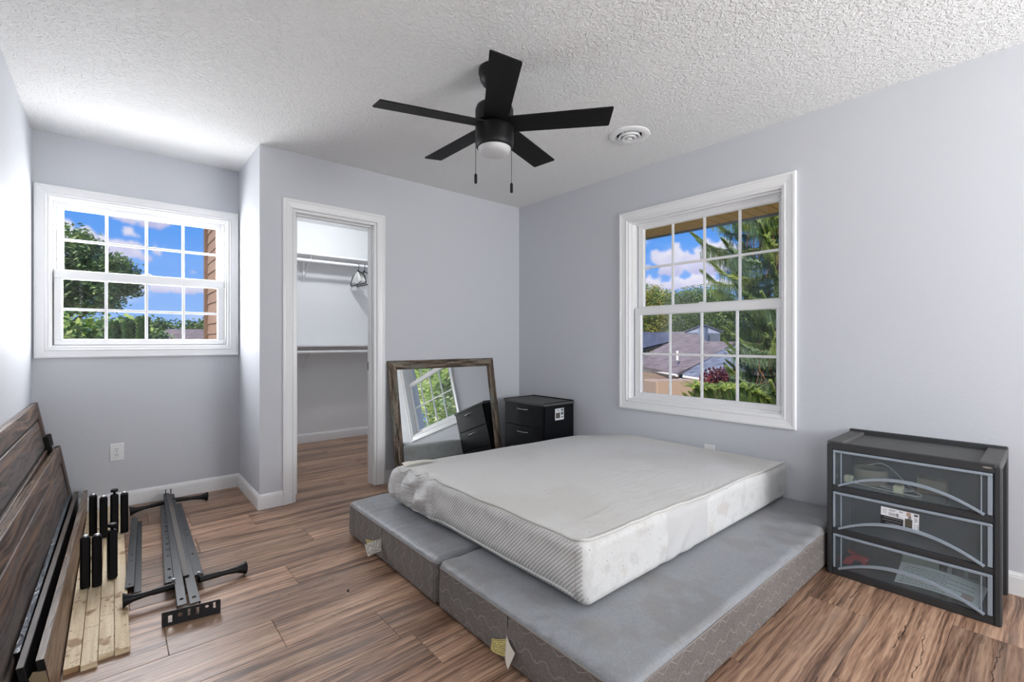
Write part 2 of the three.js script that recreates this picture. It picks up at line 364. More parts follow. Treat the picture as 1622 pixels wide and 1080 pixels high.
// baseboards: one moulded profile along each stretch of wall
function baseboard(name, x0, z0, x1, z1) {          // the wall is on the left of the way from 0 to 1
  const g = extrude([[0, 0], [0.0125, 0], [0.0125, 0.078], [0.0105, 0.083], [0.0105, 0.088], [0.006, 0.094], [0.004, 0.1], [0, 0.1]], Math.hypot(x1 - x0, z1 - z0));
  g.rotateY(Math.atan2(x1 - x0, z1 - z0)); g.translate(x0, 0, z0);
  return struct(name, g, M.trim);
}
baseboard('baseboard_alcove', XA, ZA, XL, ZA);
baseboard('baseboard_alcove_side', XA, ZB + 0.0125, XA, ZA);
baseboard('baseboard_back_left', 0.889, ZB, XA, ZB);
baseboard('baseboard_back_right', XR, ZB, 1.618, ZB);
baseboard('baseboard_right', XR, ZR, XR, ZB);
baseboard('baseboard_left', XL, ZA, XL, ZR);
baseboard('baseboard_closet_back', 2.78, ZC, 0.87, ZC);
baseboard('baseboard_closet_right', 2.78, ZB - 0.12, 2.78, ZC);
baseboard('baseboard_closet_left', 0.87, ZC, 0.87, ZB - 0.12);
baseboard('baseboard_rear', XL, ZR, XR, ZR);

// door opening: casing, jamb, open leaf
{
  const d = structGroup('door_1', [0, 0, 0]);
  const prof = [[0.067, 0], [0.067, 0.016], [0.06, 0.019], [0.05, 0.019], [0.046, 0.016], [0.02, 0.013], [0.012, 0.011], [0.006, 0.011], [0.003, 0.008], [0.003, 0]];
  const parts = mitred(DOOR.x0 - 0.003, DOOR.x1 + 0.003, -0.5, DOOR.y1 + 0.002, prof);
  for (const k of [1, 2, 3]) {
    const g = parts[k], p = g.attributes.position;
    for (let i = 0; i < p.count; i++) if (p.getY(i) < 0) p.setY(i, 0.001);
    mesh('casing', g.translate(0, 0, ZB), M.trim, d);
  }
  mesh('jamb', span(DOOR.x0 - 0.001, DOOR.x0 + 0.016, 0, DOOR.y1 - 0.0165, ZB - 0.121, ZB + 0.001, 0.001), M.trim, d);
  const jr = mesh('jamb', span(DOOR.x1 - 0.016, DOOR.x1 + 0.001, 0, DOOR.y1 - 0.0165, ZB - 0.121, ZB + 0.001, 0.001), M.trim, d);
  mesh('head_jamb', span(DOOR.x0 - 0.001, DOOR.x1 + 0.001, DOOR.y1 - 0.016, DOOR.y1 + 0.001, ZB - 0.121, ZB + 0.001, 0.001), M.trim, d);
  mesh('door_stop', [span(DOOR.x1 - 0.026, DOOR.x1 - 0.0162, 0, DOOR.y1 - 0.028, ZB - 0.085, ZB - 0.045, 0.002), span(DOOR.x0 + 0.0165, DOOR.x1 - 0.0165, DOOR.y1 - 0.027, DOOR.y1 - 0.0162, ZB - 0.085, ZB - 0.045, 0.002)], M.trim, d);
  const sp = mesh('strike_plate', span(DOOR.x1 - 0.0175, DOOR.x1 - 0.0158, 0.895, 0.958, ZB - 0.118, ZB - 0.09, 0.0005), M.black, jr);
  mesh('latch_hole_shade', span(DOOR.x1 - 0.018, DOOR.x1 - 0.0172, 0.912, 0.94, ZB - 0.112, ZB - 0.098, 0.0003), M.dark, d);  // dark solid piece stands in for the shade inside the hole
  const leaf = mesh('door_leaf', [span(0.976, 1.009, 0.014, 2.026, ZB - 0.118 - 0.56, ZB - 0.118, 0.003)], M.trim, d);
  for (const y of [1.81, 1.028, 0.25]) {
    mesh('hinge', [span(0.962, 0.978, y - 0.044, y + 0.044, ZB - 0.1195, ZB - 0.1135, 0.002), bar([0.969, y - 0.046, ZB - 0.114], [0.969, y + 0.046, ZB - 0.114], 0.0055)], M.black, leaf);
  }
}

// ---------------------------------------------------------------- windows
function makeWindow(name, o, x0, x1, y0, y1, cut) {
  // local frame: x along the wall, y up, z into the room; o holds the group
  const casing = [[0.070, 0], [0.070, 0.017], [0.066, 0.021], [0.054, 0.021], [0.050, 0.017], [0.030, 0.0145], [0.014, 0.012], [0.010, 0.0145], [0.004, 0.0145], [0.0, 0.011], [0, 0]];
  const scale = casing.map(([a, b]) => [a * cut.casing / 0.07, b]);
  const cs = mitred(x0, x1, y0, y1, scale);
  cs.forEach((g, k) => { if (cut.crop) { const p = g.attributes.position; for (let i = 0; i < p.count; i++) p.setX(i, clamp(p.getX(i), cut.crop[0], cut.crop[1])); } mesh('casing', g, M.trim, o); });
  // vinyl frame lining the opening
  mitred(x0, x1, y0, y1, [[0, -0.16], [0, 0.004], [-0.012, 0.004], [-0.012, -0.028], [-0.022, -0.03], [-0.022, -0.072], [-0.03, -0.074], [-0.03, -0.16]]).forEach((g) => mesh('jamb', g, M.vinyl, o));
  const sash = (kind, gx0, gx1, gy0, gy1, wid, front) => {
    const s = mesh(kind, new THREE.BufferGeometry(), M.vinyl, o);
    // rails and stiles
    const b = wid.b, t = wid.t, l = wid.l, r = wid.r, back = front - 0.034;
    const frame = [
      ['sash_rail', span(gx0 - l, gx1 + r, gy0 - b, gy0, back, front, 0.003)], ['sash_rail', span(gx0 - l, gx1 + r, gy1, gy1 + t, back, front, 0.003)],
      ['sash_stile', span(gx0 - l, gx0, gy0, gy1, back, front - 0.0005, 0.003)], ['sash_stile', span(gx1, gx1 + r, gy0, gy1, back, front - 0.0005, 0.003)],
    ];
    s.geometry = plain(mergeGeometries(mitred(gx0 + 0.004, gx1 - 0.004, gy0 + 0.004, gy1 - 0.004, [[0.005, back + 0.004], [0.005, front - 0.004], [0, front - 0.01], [0, back + 0.01]])));   // glazing bead
    for (const [n, g] of frame) mesh(n, g, M.vinyl, s);
    const m = 0.0085, zc = (front + back) / 2, cols = 4, rows = 2;
    for (let k = 1; k < cols; k++) mesh('muntin', span(lerp(gx0, gx1, k / cols) - m, lerp(gx0, gx1, k / cols) + m, gy0, gy1, zc - 0.007, zc + 0.007, 0.002), M.vinyl, s);
    for (let q = 0; q < cols; q++) mesh('muntin', span(lerp(gx0, gx1, q / cols) + (q ? m : 0), lerp(gx0, gx1, (q + 1) / cols) - (q < cols - 1 ? m : 0), (gy0 + gy1) / 2 - m, (gy0 + gy1) / 2 + m, zc - 0.0068, zc + 0.0068, 0.002), M.vinyl, s);
    for (let q = 0; q < cols; q++) for (let r2 = 0; r2 < rows; r2++) {
      const g = new THREE.PlaneGeometry((gx1 - gx0) / cols - 0.008, (gy1 - gy0) / rows - 0.008);
      mesh('pane', g.translate(lerp(gx0, gx1, (q + 0.5) / cols), lerp(gy0, gy1, (r2 + 0.5) / rows), zc), M.glass, s);
    }
    return s;
  };
  sash('upper_sash', ...cut.upper, { l: cut.side - 0.006, r: cut.side - 0.006, b: 0.035, t: 0.034 }, -0.082);
  sash('lower_sash', ...cut.lower, { l: cut.side, r: cut.side, b: 0.036, t: 0.055 }, -0.044);
  mesh('sash_lock', [span((x0 + x1) / 2 - 0.03, (x0 + x1) / 2 + 0.03, cut.lower[3] + 0.0548, cut.lower[3] + 0.064, -0.074, -0.05, 0.003), span((x0 + x1) / 2 - 0.006, (x0 + x1) / 2 + 0.02, cut.lower[3] + 0.064, cut.lower[3] + 0.071, -0.068, -0.054, 0.002)], M.vinyl, o);
}
const w1 = structGroup('window_1', [0, 0, ZA]);
makeWindow('window_1', w1, W1.x0, W1.x1, W1.y0, W1.y1, { casing: 0.057, crop: [XL + 0.002, XA - 0.003], side: 0.037, upper: [-0.252, 0.606, 1.589, 1.991], lower: [-0.255, 0.606, 1.135, 1.531] });
const w2 = structGroup('window_2', [XR, 0, 0]);
w2.rotation.y = -Math.PI / 2;
makeWindow('window_2', w2, W2.z0, W2.z1, W2.y0, W2.y1, { casing: 0.069, side: 0.052, upper: [-2.088, -1.117, 1.390, 1.995], lower: [-2.087, -1.118, 0.727, 1.327] });

const w3 = structGroup('added_window_3', [0, 0, ZR]);        // made-up window behind the camera, added for fill light
w3.rotation.y = Math.PI;
makeWindow('added_window_3', w3, -W3.x1, -W3.x0, W3.y0, W3.y1, { casing: 0.069, side: 0.05, upper: [-2.89, -1.55, 1.48, 2.0], lower: [-2.89, -1.55, 0.84, 1.42] });

const w4 = structGroup('added_window_4', [XL, 0, 0]);        // second made-up window, in the left wall out of view, added for fill light
w4.rotation.y = Math.PI / 2;
makeWindow('added_window_4', w4, -W4.z1, -W4.z0, W4.y0, W4.y1, { casing: 0.069, side: 0.05, upper: [-1.57, -0.53, 1.55, 1.99], lower: [-1.57, -0.53, 1.01, 1.49] });

// ---------------------------------------------------------------- ceiling fan
{
  const f = thing('ceiling_fan', 'matte black five-blade ceiling fan with a round frosted light and two pull chains', 'ceiling fan', [1.402, H, -1.771]);
  const y = (v) => v - H;
  mesh('canopy', lathe([[0.0, y(2.44)], [0.076, y(2.44)], [0.077, y(2.418)], [0.073, y(2.412)], [0.07, y(2.39)], [0.055, y(2.366)], [0.03, y(2.352)], [0.014, y(2.35)], [0.0, y(2.35)]]), M.black, f);
  mesh('downrod', bar([0, y(2.36), 0], [0, y(2.27), 0], 0.0125, 0.0125, 20), M.black, f);
  mesh('motor_housing', lathe([[0.0, y(2.285)], [0.028, y(2.285)], [0.032, y(2.272)], [0.07, y(2.268)], [0.086, y(2.258)], [0.0925, y(2.24)], [0.0925, y(2.178)], [0.088, y(2.174)], [0.0, y(2.174)]], 56), M.black, f);
  mesh('switch_housing', lathe([[0.0, y(2.168)], [0.084, y(2.166)], [0.0925, y(2.156)], [0.0935, y(2.085)], [0.09, y(2.066)], [0.084, y(2.058)], [0.08, y(2.058)], [0.08, y(2.075)], [0, y(2.075)]], 56), M.black, f);
  mesh('light_lens', lathe([[0.0, y(2.022)], [0.03, y(2.0235)], [0.06, y(2.03)], [0.074, y(2.04)], [0.0795, y(2.055)], [0.0795, y(2.07)], [0, y(2.072)]].reverse(), 56), phys({ color: 0xdedfe0, roughness: 0.45, transmission: 0.15, thickness: 0 }), f);
  const grain = canvasTex(512, 128, (u, v) => { const t = 13 + fbm(u * 6, v * 60, 6, 60, 5, 3) * 16; return [t, t * 1.01, t * 1.05]; }, 0.6, 0.16);
  const bladeM = phys({ map: grain, roughness: 0.6, specularIntensity: 0.4, bumpMap: asBump(grain), bumpScale: 0.0006 });
  for (let k = 0; k < 5; k++) {
    const g = extrude([[0.075, -0.056], [0.54, -0.064], [0.545, -0.06], [0.563, 0.056], [0.559, 0.061], [0.075, 0.056]], 0.005, 0.0008).rotateX(Math.PI / 2);
    const b = mesh('blade', boxUV(g, 'x'), bladeM, f);
    b.rotation.order = 'YXZ';
    const a = [50.5, 124, 198, 269, 340.5][k] * Math.PI / 180;
    b.position.y = y(2.172); b.rotation.set(-0.2, -a, 0);
    const arm = mesh('blade_arm', [span(0.05, 0.15, 0.0015, 0.006, -0.022, 0.022, 0.001)], M.black, b);
    arm.position.y = 0.0005;
  }
  const lat = [0.76, 0.65];
  for (const [s, top, bot] of [[-0.0905, 2.075, 1.888], [0.083, 2.07, 1.843]]) {
    const x = lat[0] * s, z = lat[1] * s, c = mesh('pull_chain', [bar([x, y(top), z], [x, y(bot + 0.03), z], 0.0013, 0.0013, 6), lathe([[0, 0.0], [0.006, 0.002], [0.006, 0.006], [0, 0.008]], 12).translate(x, y(top - 0.06), z).scale(1, 1, 1)].slice(0, 1), M.blackMetal, f);
    mesh('chain_knob', lathe([[0, 0], [0.006, 0.001], [0.0072, 0.006], [0.0072, 0.04], [0.005, 0.046], [0.001, 0.05]], 16).translate(x, y(bot), z), M.black, c);
  }
}
// round ceiling diffuser
{
  const v = thing('ceiling_vent', 'round white ceiling air diffuser with concentric rings near the right wall', 'vent', [2.5, H, -1.772]);
  mesh('flange', lathe([[0.127, 0], [0.128, -0.004], [0.122, -0.008], [0.1, -0.013], [0.084, -0.011], [0.08, -0.006], [0.08, 0.0]], 56), M.vinyl, v);
  mesh('duct', lathe([[0.0, 0.42], [0.0765, 0.42], [0.0765, 0.0], [0.0785, 0.0], [0.0785, 0.422], [0, 0.422]], 48), std({ color: 0x8d9092, roughness: 0.45, metalness: 0.6 }), v);
  mesh('ring', lathe([[0.063, -0.002], [0.07, -0.02], [0.067, -0.022], [0.056, -0.02], [0.05, -0.006], [0.053, -0.005]], 48), M.vinyl, v);
  mesh('ring', lathe([[0.038, -0.002], [0.046, -0.026], [0.043, -0.028], [0.03, -0.026], [0.024, -0.008], [0.027, -0.006]], 48), M.vinyl, v);
  mesh('center_cone', lathe([[0.0, -0.034], [0.016, -0.032], [0.019, -0.029], [0.01, -0.008], [0, -0.006]], 32), M.vinyl, v);
  mesh('cross_bar', [cbox(0.15, 0.006, 0.003, 0, -0.006, 0, 0.0005), cbox(0.003, 0.006, 0.15, 0, -0.006, 0, 0.0005)], M.vinyl, v);
}
// outlets
function outlet(label, pos, turn) {
  const o = thing('wall_outlet', label, 'outlet', pos);
  o.rotation.y = turn;
  mesh('cover_plate', cbox(0.074, 0.117, 0.006, 0, 0, 0.003, 0.0025), M.trim, o);
  for (const s of [1, -1]) {
    const r = mesh('socket', extrude(oval(0, s * 0.0195, 0.0168, 0.0142, 24).map(([x, y]) => [clamp(x, -0.0148, 0.0148), y]), 0.0025, 0.0006).translate(0, 0, 0.0058), M.vinyl, o);
    mesh('slot', [cbox(0.0028, 0.0088, 0.002, -0.0064, s * 0.0195 + 0.0035, 0.0086, 0.0003), cbox(0.0028, 0.0072, 0.002, 0.0064, s * 0.0195 + 0.0035, 0.0086, 0.0003), bar([0, s * 0.0195 - 0.0065, 0.0078], [0, s * 0.0195 - 0.0065, 0.0096], 0.0026)], M.dark, r);  // dark inserts stand in for the shade inside the socket openings
  }
  mesh('screw', bar([0, 0, 0.0055], [0, 0, 0.0068], 0.003), M.steel, o);
}
outlet('white duplex wall outlet under the small alcove window', [0.016, 0.376, ZA], 0);
outlet('white wall outlet mostly hidden behind the mattress below the large window', [XR, 0.372, -1.515], -Math.PI / 2);

// ---------------------------------------------------------------- closet: shelves, rods, brackets, hangers, lamp
function closetShelf(y, label) {
  const s = thing('closet_shelf', label, 'shelf', [0.87, y, ZC]);
  mesh('board', span(0.001, 1.909, -0.019, 0, 0.001, 0.305, 0.002), M.trim, s);
  mesh('cleat', span(0.001, 1.909, -0.06, -0.0195, 0.001, 0.018, 0.001), M.trim, s);
  for (const x of [0.715, 1.5]) {
    const b = mesh('bracket', [span(x - 0.011, x + 0.011, -0.27, -0.0195, 0.0185, 0.0215, 0.0006), span(x - 0.011, x + 0.011, -0.0225, -0.0195, 0.02, 0.29, 0.0006)], M.vinyl, s);
    mesh('brace', [bar([x, -0.255, 0.022], [x, -0.06, 0.25], 0.005), tube([[x, -0.022, 0.285], [x, -0.06, 0.262], [x, -0.095, 0.275], [x, -0.094, 0.3], [x, -0.075, 0.305]], 0.004, 18, 6)], M.vinyl, b);
  }
  const r = mesh('rod', bar([0.013, -0.078, 0.28], [1.897, -0.078, 0.28], 0.0165, 0.0165, 18), M.trim, s);
  for (const x of [0.001, 1.897]) mesh('end_socket', bar([x, -0.078, 0.28], [x + 0.012, -0.078, 0.28], 0.026, 0.026, 18), M.vinyl, r);
}
closetShelf(2.052, 'upper white closet shelf with a hanging rod that carries black hangers');
closetShelf(1.085, 'lower white closet shelf at waist height, its rod empty');
function hanger(x, label) {
  const h = thing('clothes_hanger', label, 'hanger', [x, 1.974, ZC + 0.28]);
  const hook = [];
  for (let k = 0; k <= 14; k++) { const a = lerp(-0.35, Math.PI + 0.2, k / 14); hook.push([0, Math.sin(a) * 0.0215, -Math.cos(a) * 0.0215]); }
  hook.push([0, -0.03, 0.012], [0, -0.06, 0.0]);
  mesh('hook', tube(hook, 0.0028, 50, 8), M.blackMetal, h);
  mesh('shoulder', [tube([[0, -0.062, 0], [0, -0.075, 0.05], [0, -0.115, 0.15], [0, -0.165, 0.2], [0, -0.195, 0.213], [0, -0.212, 0.2]], 0.0062, 40, 8), tube([[0, -0.062, 0], [0, -0.075, -0.05], [0, -0.115, -0.15], [0, -0.165, -0.2], [0, -0.195, -0.213], [0, -0.212, -0.2]], 0.0062, 40, 8), bar([0, -0.05, 0], [0, -0.07, 0], 0.009)], M.black, h);
  mesh('bottom_bar', bar([0, -0.213, -0.2], [0, -0.213, 0.2], 0.0065), M.black, h);
  return h;
}
hanger(2.095, 'black plastic clothes hanger carrying a white paper cover');
hanger(2.165, 'bare black plastic clothes hanger at the right end of the hangers');
{
  const rows = 14, cols = 24, T = [], U = [], P = [];
  for (const side of [1, -1]) {
    const G = [];
    for (let i = 0; i <= rows; i++) { const row = []; for (let j = 0; j <= cols; j++) {
      const t = i / rows, u = j / cols * 2 - 1, wz = lerp(0.012, 0.185, Math.pow(t, 0.9)), wave = Math.sin(u * 7 + t * 3) * 0.006 * t;
      row.push([side * (0.0085 + 0.012 * Math.sin(t * 2.6)) + wave, -0.066 - t * 0.125 - 0.012 * Math.cos(u * 5) * t * t, u * wz]);
    } G.push(row); }
    for (let i = 0; i < rows; i++) for (let j = 0; j < cols; j++) { const q = [G[i][j], G[i + 1][j], G[i + 1][j + 1], G[i][j], G[i + 1][j + 1], G[i][j + 1]]; if (side < 0) q.reverse(); q.forEach((v) => T.push(...v)); }
  }
  const c = thing('hanger_cover', 'crumpled white paper cover draped over a black hanger in the closet', 'cover', [2.095, 1.974, ZC + 0.28]);
  const g = fromTris(T); smoothNormals([g]);
  mesh('paper', g, std({ color: 0xe9e9e6, roughness: 0.8, side: THREE.DoubleSide }), c);
}
{
  const l = thing('closet_lamp', 'round white ceiling lamp inside the closet above the door head', 'lamp', [1.70, H, -4.45]);
  mesh('lamp_base', lathe([[0, 0], [0.07, 0], [0.07, -0.018], [0.05, -0.03], [0, -0.03]], 32), M.vinyl, l);
  mesh('bulb', new THREE.SphereGeometry(0.04, 24, 16).translate(0, -0.072, 0), std({ color: 0xffffff, emissive: 0xfff4e6, emissiveIntensity: 2, roughness: 0.5 }), l);
  const p = new THREE.PointLight(0xf6f9ff, CLOSET); p.position.set(0, -0.072, 0); p.shadow.radius = 1.9; p.castShadow = true; l.add(p);
}
// ---------------------------------------------------------------- fabrics and woods
const heather = (base, amp, s, f = 150) => canvasTex(512, 512, (u, v) => { const t = (fbm(u * f, v * f, f, f, s, 2) - 0.5) * amp + (fbm(u * 9, v * 9, 9, 9, s + 5, 3) - 0.5) * amp * 0.5; return base.map((b) => b + t); }, 0.4, 0.4);
// quilted ticking with stitched wavy lines
const quilt = (vertical) => canvasTex(1024, 512, (u, v) => {
  const t = (fbm(u * 300, v * 150, 300, 150, 12, 2) - 0.5) * 46 + (fbm(u * 6, v * 3, 6, 3, 14, 3) - 0.5) * 16;
  return [121 + t, 116 + t, 113 + t];
}, 0.8, 0.4, { draw: (ctx, w, h) => {
  const line = (f) => { for (const [dx, col, lw] of [[0, 'rgba(178,171,164,0.9)', 2.4]]) { ctx.strokeStyle = col; ctx.lineWidth = lw; ctx.beginPath(); for (let k = 0; k <= 240; k++) { const [x, y] = f(k / 240); k ? ctx.lineTo(x + dx, y + dx) : ctx.moveTo(x + dx, y + dx); } ctx.stroke(); } };
  if (vertical) for (let k = 0; k < 10; k++) line((t) => [(k + 0.5) * w / 10 + Math.sin(t * Math.PI * 10) * 17 + Math.sin(t * Math.PI * 4 + k) * 8, t * h]);
  else for (let k = 0; k < 6; k++) line((t) => [t * w + Math.sin(t * Math.PI * 40) * 5, (k + 0.5) * h / 6 + Math.sin(t * Math.PI * 20 + k) * 15 + Math.sin(t * Math.PI * 6 + k * 2) * 5]);
} });
const quiltV = quilt(true), quiltH = quilt(false);
M.quiltV = std({ map: quiltV, bumpMap: asBump(quiltV), bumpScale: 0.002, roughness: 0.85 });
M.quiltH = std({ map: quiltH, bumpMap: asBump(quiltH), bumpScale: 0.002, roughness: 0.85 });
const satin = canvasTex(1024, 1024, (u, v) => {
  const t = (fbm(u * 220, v * 220, 220, 220, 33, 2) - 0.5) * 18, stain = smooth(0.56, 0.75, fbm(u * 7, v * 7, 7, 7, 36, 5)), scuff = smooth(0.62, 0.72, fbm(u * 60, v * 14, 60, 14, 39, 3));
  return mix3(mix3([150 + t, 153 + t, 157 + t], [130, 125, 119], stain * 0.32), [158, 152, 144], scuff * 0.22);
}, 1.0, 1.0);
M.satin = phys({ map: satin, bumpMap: asBump(satin), bumpScale: 0.0008, roughness: 0.47, sheen: 0.4, sheenColor: new THREE.Color(0.5, 0.55, 0.6), sheenRoughness: 0.4 });
M.piping = std({ color: 0x8b857f, roughness: 0.8 });
const dirt = (seedN, w, many) => (ctx, W, Hh) => { for (let k = 0; k < many; k++) { ctx.fillStyle = rnd() < 0.7 ? 'rgba(70,62,56,' + rr(0.35, 0.85) + ')' : 'rgba(120,85,55,' + rr(0.2, 0.5) + ')'; ctx.beginPath(); ctx.ellipse(rnd() * W, rnd() * Hh, rr(0.8, 2.6), rr(0.8, 2.2), rnd() * 3, 0, 7); ctx.fill(); } };
const coverTex = canvasTex(1024, 1024, (u, v) => {
  const t = (fbm(u * 240, v * 240, 240, 240, 51, 2) - 0.5) * 9, y = smooth(0.5, 0.78, fbm(u * 4, v * 4, 4, 4, 53, 5));
  return mix3([219 + t, 218 + t, 215 + t], [204, 199, 191], y * 0.4);
}, 1.3, 1.3, { draw: dirt(1, 1, 60) });
const creaseTex = canvasTex(1024, 1024, (u, v) => { const w = (fbm(u * 5, v * 5, 5, 5, 63, 3) - 0.5) * 1.2, a = fbm(u * 5 + w, v * 70 + w * 7, 5, 70, 66, 3), b = fbm(u * 240, v * 240, 240, 240, 67, 2), t = clamp(smooth(0.35, 0.75, a) * 0.8 + b * 0.25) * 255; return [t, t, t]; }, 1.1, 1.1, { srgb: false });
M.cover = std({ map: coverTex, bumpMap: creaseTex, bumpScale: 0.001, roughness: 0.85 });
const sideTex = canvasTex(1024, 512, (u, v) => {
  const g = (fbm(u * 260, v * 130, 260, 130, 71, 2) - 0.5) * 12, smudge = smooth(0.52, 0.72, fbm(u * 22, v * 11, 22, 11, 74, 5)), rust = smooth(0.68, 0.8, fbm(u * 9 + 3, v * 5, 9, 5, 77, 5));
  return mix3(mix3([216 + g, 217 + g, 216 + g], [180, 178, 176], smudge * 0.26), [158, 136, 112], rust * 0.16);
}, 1.2, 0.6, { draw: dirt(2, 1, 190) });
M.bunched = std({ map: sideTex, bumpMap: creaseTex, bumpScale: 0.005, roughness: 0.85 });
M.sideCover = std({ map: sideTex, bumpMap: asBump(sideTex), bumpScale: 0.0007, roughness: 0.85 });
const knitTex = canvasTex(512, 512, (u, v) => {
  const a = (u + v) * 22, b = (u - v) * 22, st = Math.abs(Math.sin(b * Math.PI)), row = Math.sin(a * Math.PI * 1) ** 2, t = clamp(row * 0.75 + st * row * 0.5), d = (fbm(u * 8, v * 8, 8, 8, 82, 4) - 0.5) * 26;
  const k = 182 + t * 46 + d; return [k, k, k * 0.99];
}, 0.36, 0.36);
M.knit = std({ map: knitTex, bumpMap: asBump(knitTex), bumpScale: 0.005, roughness: 0.9 });
const meshTex = canvasTex(256, 256, (u, v) => { const t = 0.5 + 0.5 * Math.sin(u * Math.PI * 32) * Math.sin(v * Math.PI * 32), k = 184 + t * 38; return [k, k, k]; }, 0.16, 0.16);
M.knitFine = std({ map: meshTex, bumpMap: asBump(meshTex), bumpScale: 0.0025, roughness: 0.9 });
M.whitePiping = std({ color: 0xd6d5d1, roughness: 0.8 });
const paperText = (w, h, yellow, lines) => canvasTex(w, h, () => yellow ? [226, 214, 140] : [232, 232, 226], 1, 1, { draw: (ctx) => { for (let r = 0; r < lines; r++) { let x = 4; while (x < w - 8) { const l = rr(3, 13); if (rnd() < 0.86) { ctx.fillStyle = 'rgba(50,50,48,' + rr(0.45, 0.85) + ')'; ctx.fillRect(x, 5 + r * (h - 8) / lines, Math.min(l, w - 6 - x), (h - 8) / lines * 0.45); } x += l + rr(2, 4); } } } });
M.tagWhite = std({ map: paperText(128, 96, false, 9), roughness: 0.7, side: THREE.DoubleSide });
M.tagYellow = std({ map: paperText(128, 96, true, 8), roughness: 0.7, side: THREE.DoubleSide });
M.tagBlank = std({ color: 0xe4dfd2, roughness: 0.75, side: THREE.DoubleSide });
// a thin bent sheet: four corners, bowed in the middle
function sheet(a, b, c, d, bow, thick = 0.0006) {
  const n = 8, T = [], U = [], P = (u, v) => [0, 1, 2].map((i) => lerp(lerp(a[i], b[i], u), lerp(d[i], c[i], u), v) + bow[i] * Math.sin(u * Math.PI));
  const A = V(...b).sub(V(...a)), B = V(...d).sub(V(...a)), N = A.cross(B).normalize().multiplyScalar(thick);
  for (const s of [0, 1]) for (let i = 0; i < n; i++) for (let j = 0; j < 2; j++) {
    const q = [[i, j], [i + 1, j], [i + 1, j + 1], [i, j], [i + 1, j + 1], [i, j + 1]]; if (s) q.reverse();
    for (const [x, y] of q) { const p = P(x / n, y / 2); T.push(p[0] - s * N.x, p[1] - s * N.y, p[2] - s * N.z); U.push(x / n, 1 - y / 2); }
  }
  return fromTris(T, U);
}

// ---------------------------------------------------------------- box springs
function boxSpring(name, label, z0, z1, border, creases, seamZ) {
  const t = thing('box_spring', label, 'box spring', [2.03, 0, (z0 + z1) / 2]);
  const x0 = 1.033, x1 = 3.034, top = 0.2015;
  const move = (p, n) => {
    let [x, y, z] = p;
    const up = smooth(0.12, 0.2, y), foot = smooth(1.3, 1.05, x);
    y += up * foot * (0.004 * Math.sin(z * 95 + n3(x * 9, y, z * 9) * 5) * smooth(0, 0.5, n3(z * 6, 3, 1) + 0.5)) + up * n3(x * 4, 2, z * 4) * 0.003;
    y += up * creases(x, z);
    if (y < 0.05) y = Math.max(0.0015, y);
    x -= foot * (1 - up) * 0.004 * Math.sin(y * 22);
    return [x - 2.03, y, z - (z0 + z1) / 2];
  };
  const g = softBlock(x0, x1, 0.002, top, z0, z1, 0.028, 0.021, move, (m) => (m[1] > 0.179 ? 'top' : 'border'));
  mesh('border', g.border, border, t);
  mesh('top_panel', g.top, M.satin, t);
  const e = 0.0035, pts = [], cx = 2.03, cz = (z0 + z1) / 2, X0 = x0 - cx, X1 = x1 - cx, Z0 = z0 - cz, Z1 = z1 - cz, c = 0.022, yy = 0.18;
  for (const [px, pz] of [[X0, Z0 + c], [X0, Z1 - c], [X0 + c, Z1], [X1 - c, Z1], [X1, Z1 - c], [X1, Z0 + c], [X1 - c, Z0], [X0 + c, Z0]]) pts.push([px, yy, pz]);
  const path = new THREE.CurvePath();
  for (let i = 0; i < pts.length; i++) path.add(new THREE.LineCurve3(V(...pts[i]), V(...pts[(i + 1) % pts.length])));
  mesh('seam_piping', new THREE.TubeGeometry(path, 160, 0.0032, 6, true), M.piping, t);
  mesh('side_seam', span(X0 - 0.0012, X0 + 0.006, 0.012, 0.178, seamZ - cz - 0.0012, seamZ - cz + 0.0012, 0.0005), M.dark, t);
  mesh('side_seam', span(X0 + 0.001, X0 + 0.004, 0.014, 0.176, Z1 - 0.01, Z1 - 0.006, 0.0005), M.piping, t);
  return [t, X0, seamZ - cz];
}
{
  const [t, X0, s] = boxSpring('box_spring', 'grey twin box spring nearest the closet door, with a printed white tag', -2.668, -1.706, M.quiltV, () => 0, -2.223);
  const p = mesh('law_tag', sheet([X0 - 0.003, 0.122, s], [X0 - 0.078, 0.105, s - 0.03], [X0 - 0.066, 0.045, s - 0.018], [X0 - 0.003, 0.062, s], [0, 0.006, 0.006]), M.tagWhite, t);
  mesh('tag_fold', sheet([X0 - 0.004, 0.124, s - 0.002], [X0 - 0.07, 0.127, s - 0.04], [X0 - 0.06, 0.1, s - 0.04], [X0 - 0.004, 0.112, s - 0.002], [0, -0.008, 0.0]), M.tagYellow, p);
}
{
  const crease = (x, z) => { const m = smooth(-1.0, -0.78, z) * smooth(1.95, 2.25, x) * smooth(2.99, 2.7, x); return m * (0.008 * Math.pow(Math.sin(x * 17 + (z + 0.9) * 5), 3) + 0.005 * Math.sin(x * 41 - z * 9)) - 0.004 * smooth(0.25, 0, Math.abs(x - 1.5)) * smooth(-1.0, -0.85, z); };
  const [t, X0, s] = boxSpring('box_spring', 'grey twin box spring in front, beside the drawer cart, with a yellow and white tag', -1.69, -0.742, M.quiltH, crease, -1.231);
  const y = mesh('law_tag', sheet([X0 - 0.003, 0.098, s], [X0 - 0.03, 0.088, s - 0.05], [X0 - 0.034, 0.048, s - 0.052], [X0 - 0.006, 0.04, s + 0.004], [-0.006, 0, 0]), M.tagYellow, t);
  mesh('law_tag', sheet([X0 - 0.003, 0.112, s - 0.002], [X0 - 0.02, 0.088, s + 0.062], [X0 - 0.034, 0.03, s + 0.042], [X0 - 0.01, 0.056, s - 0.002], [-0.004, 0, 0]), M.tagBlank, t);
}
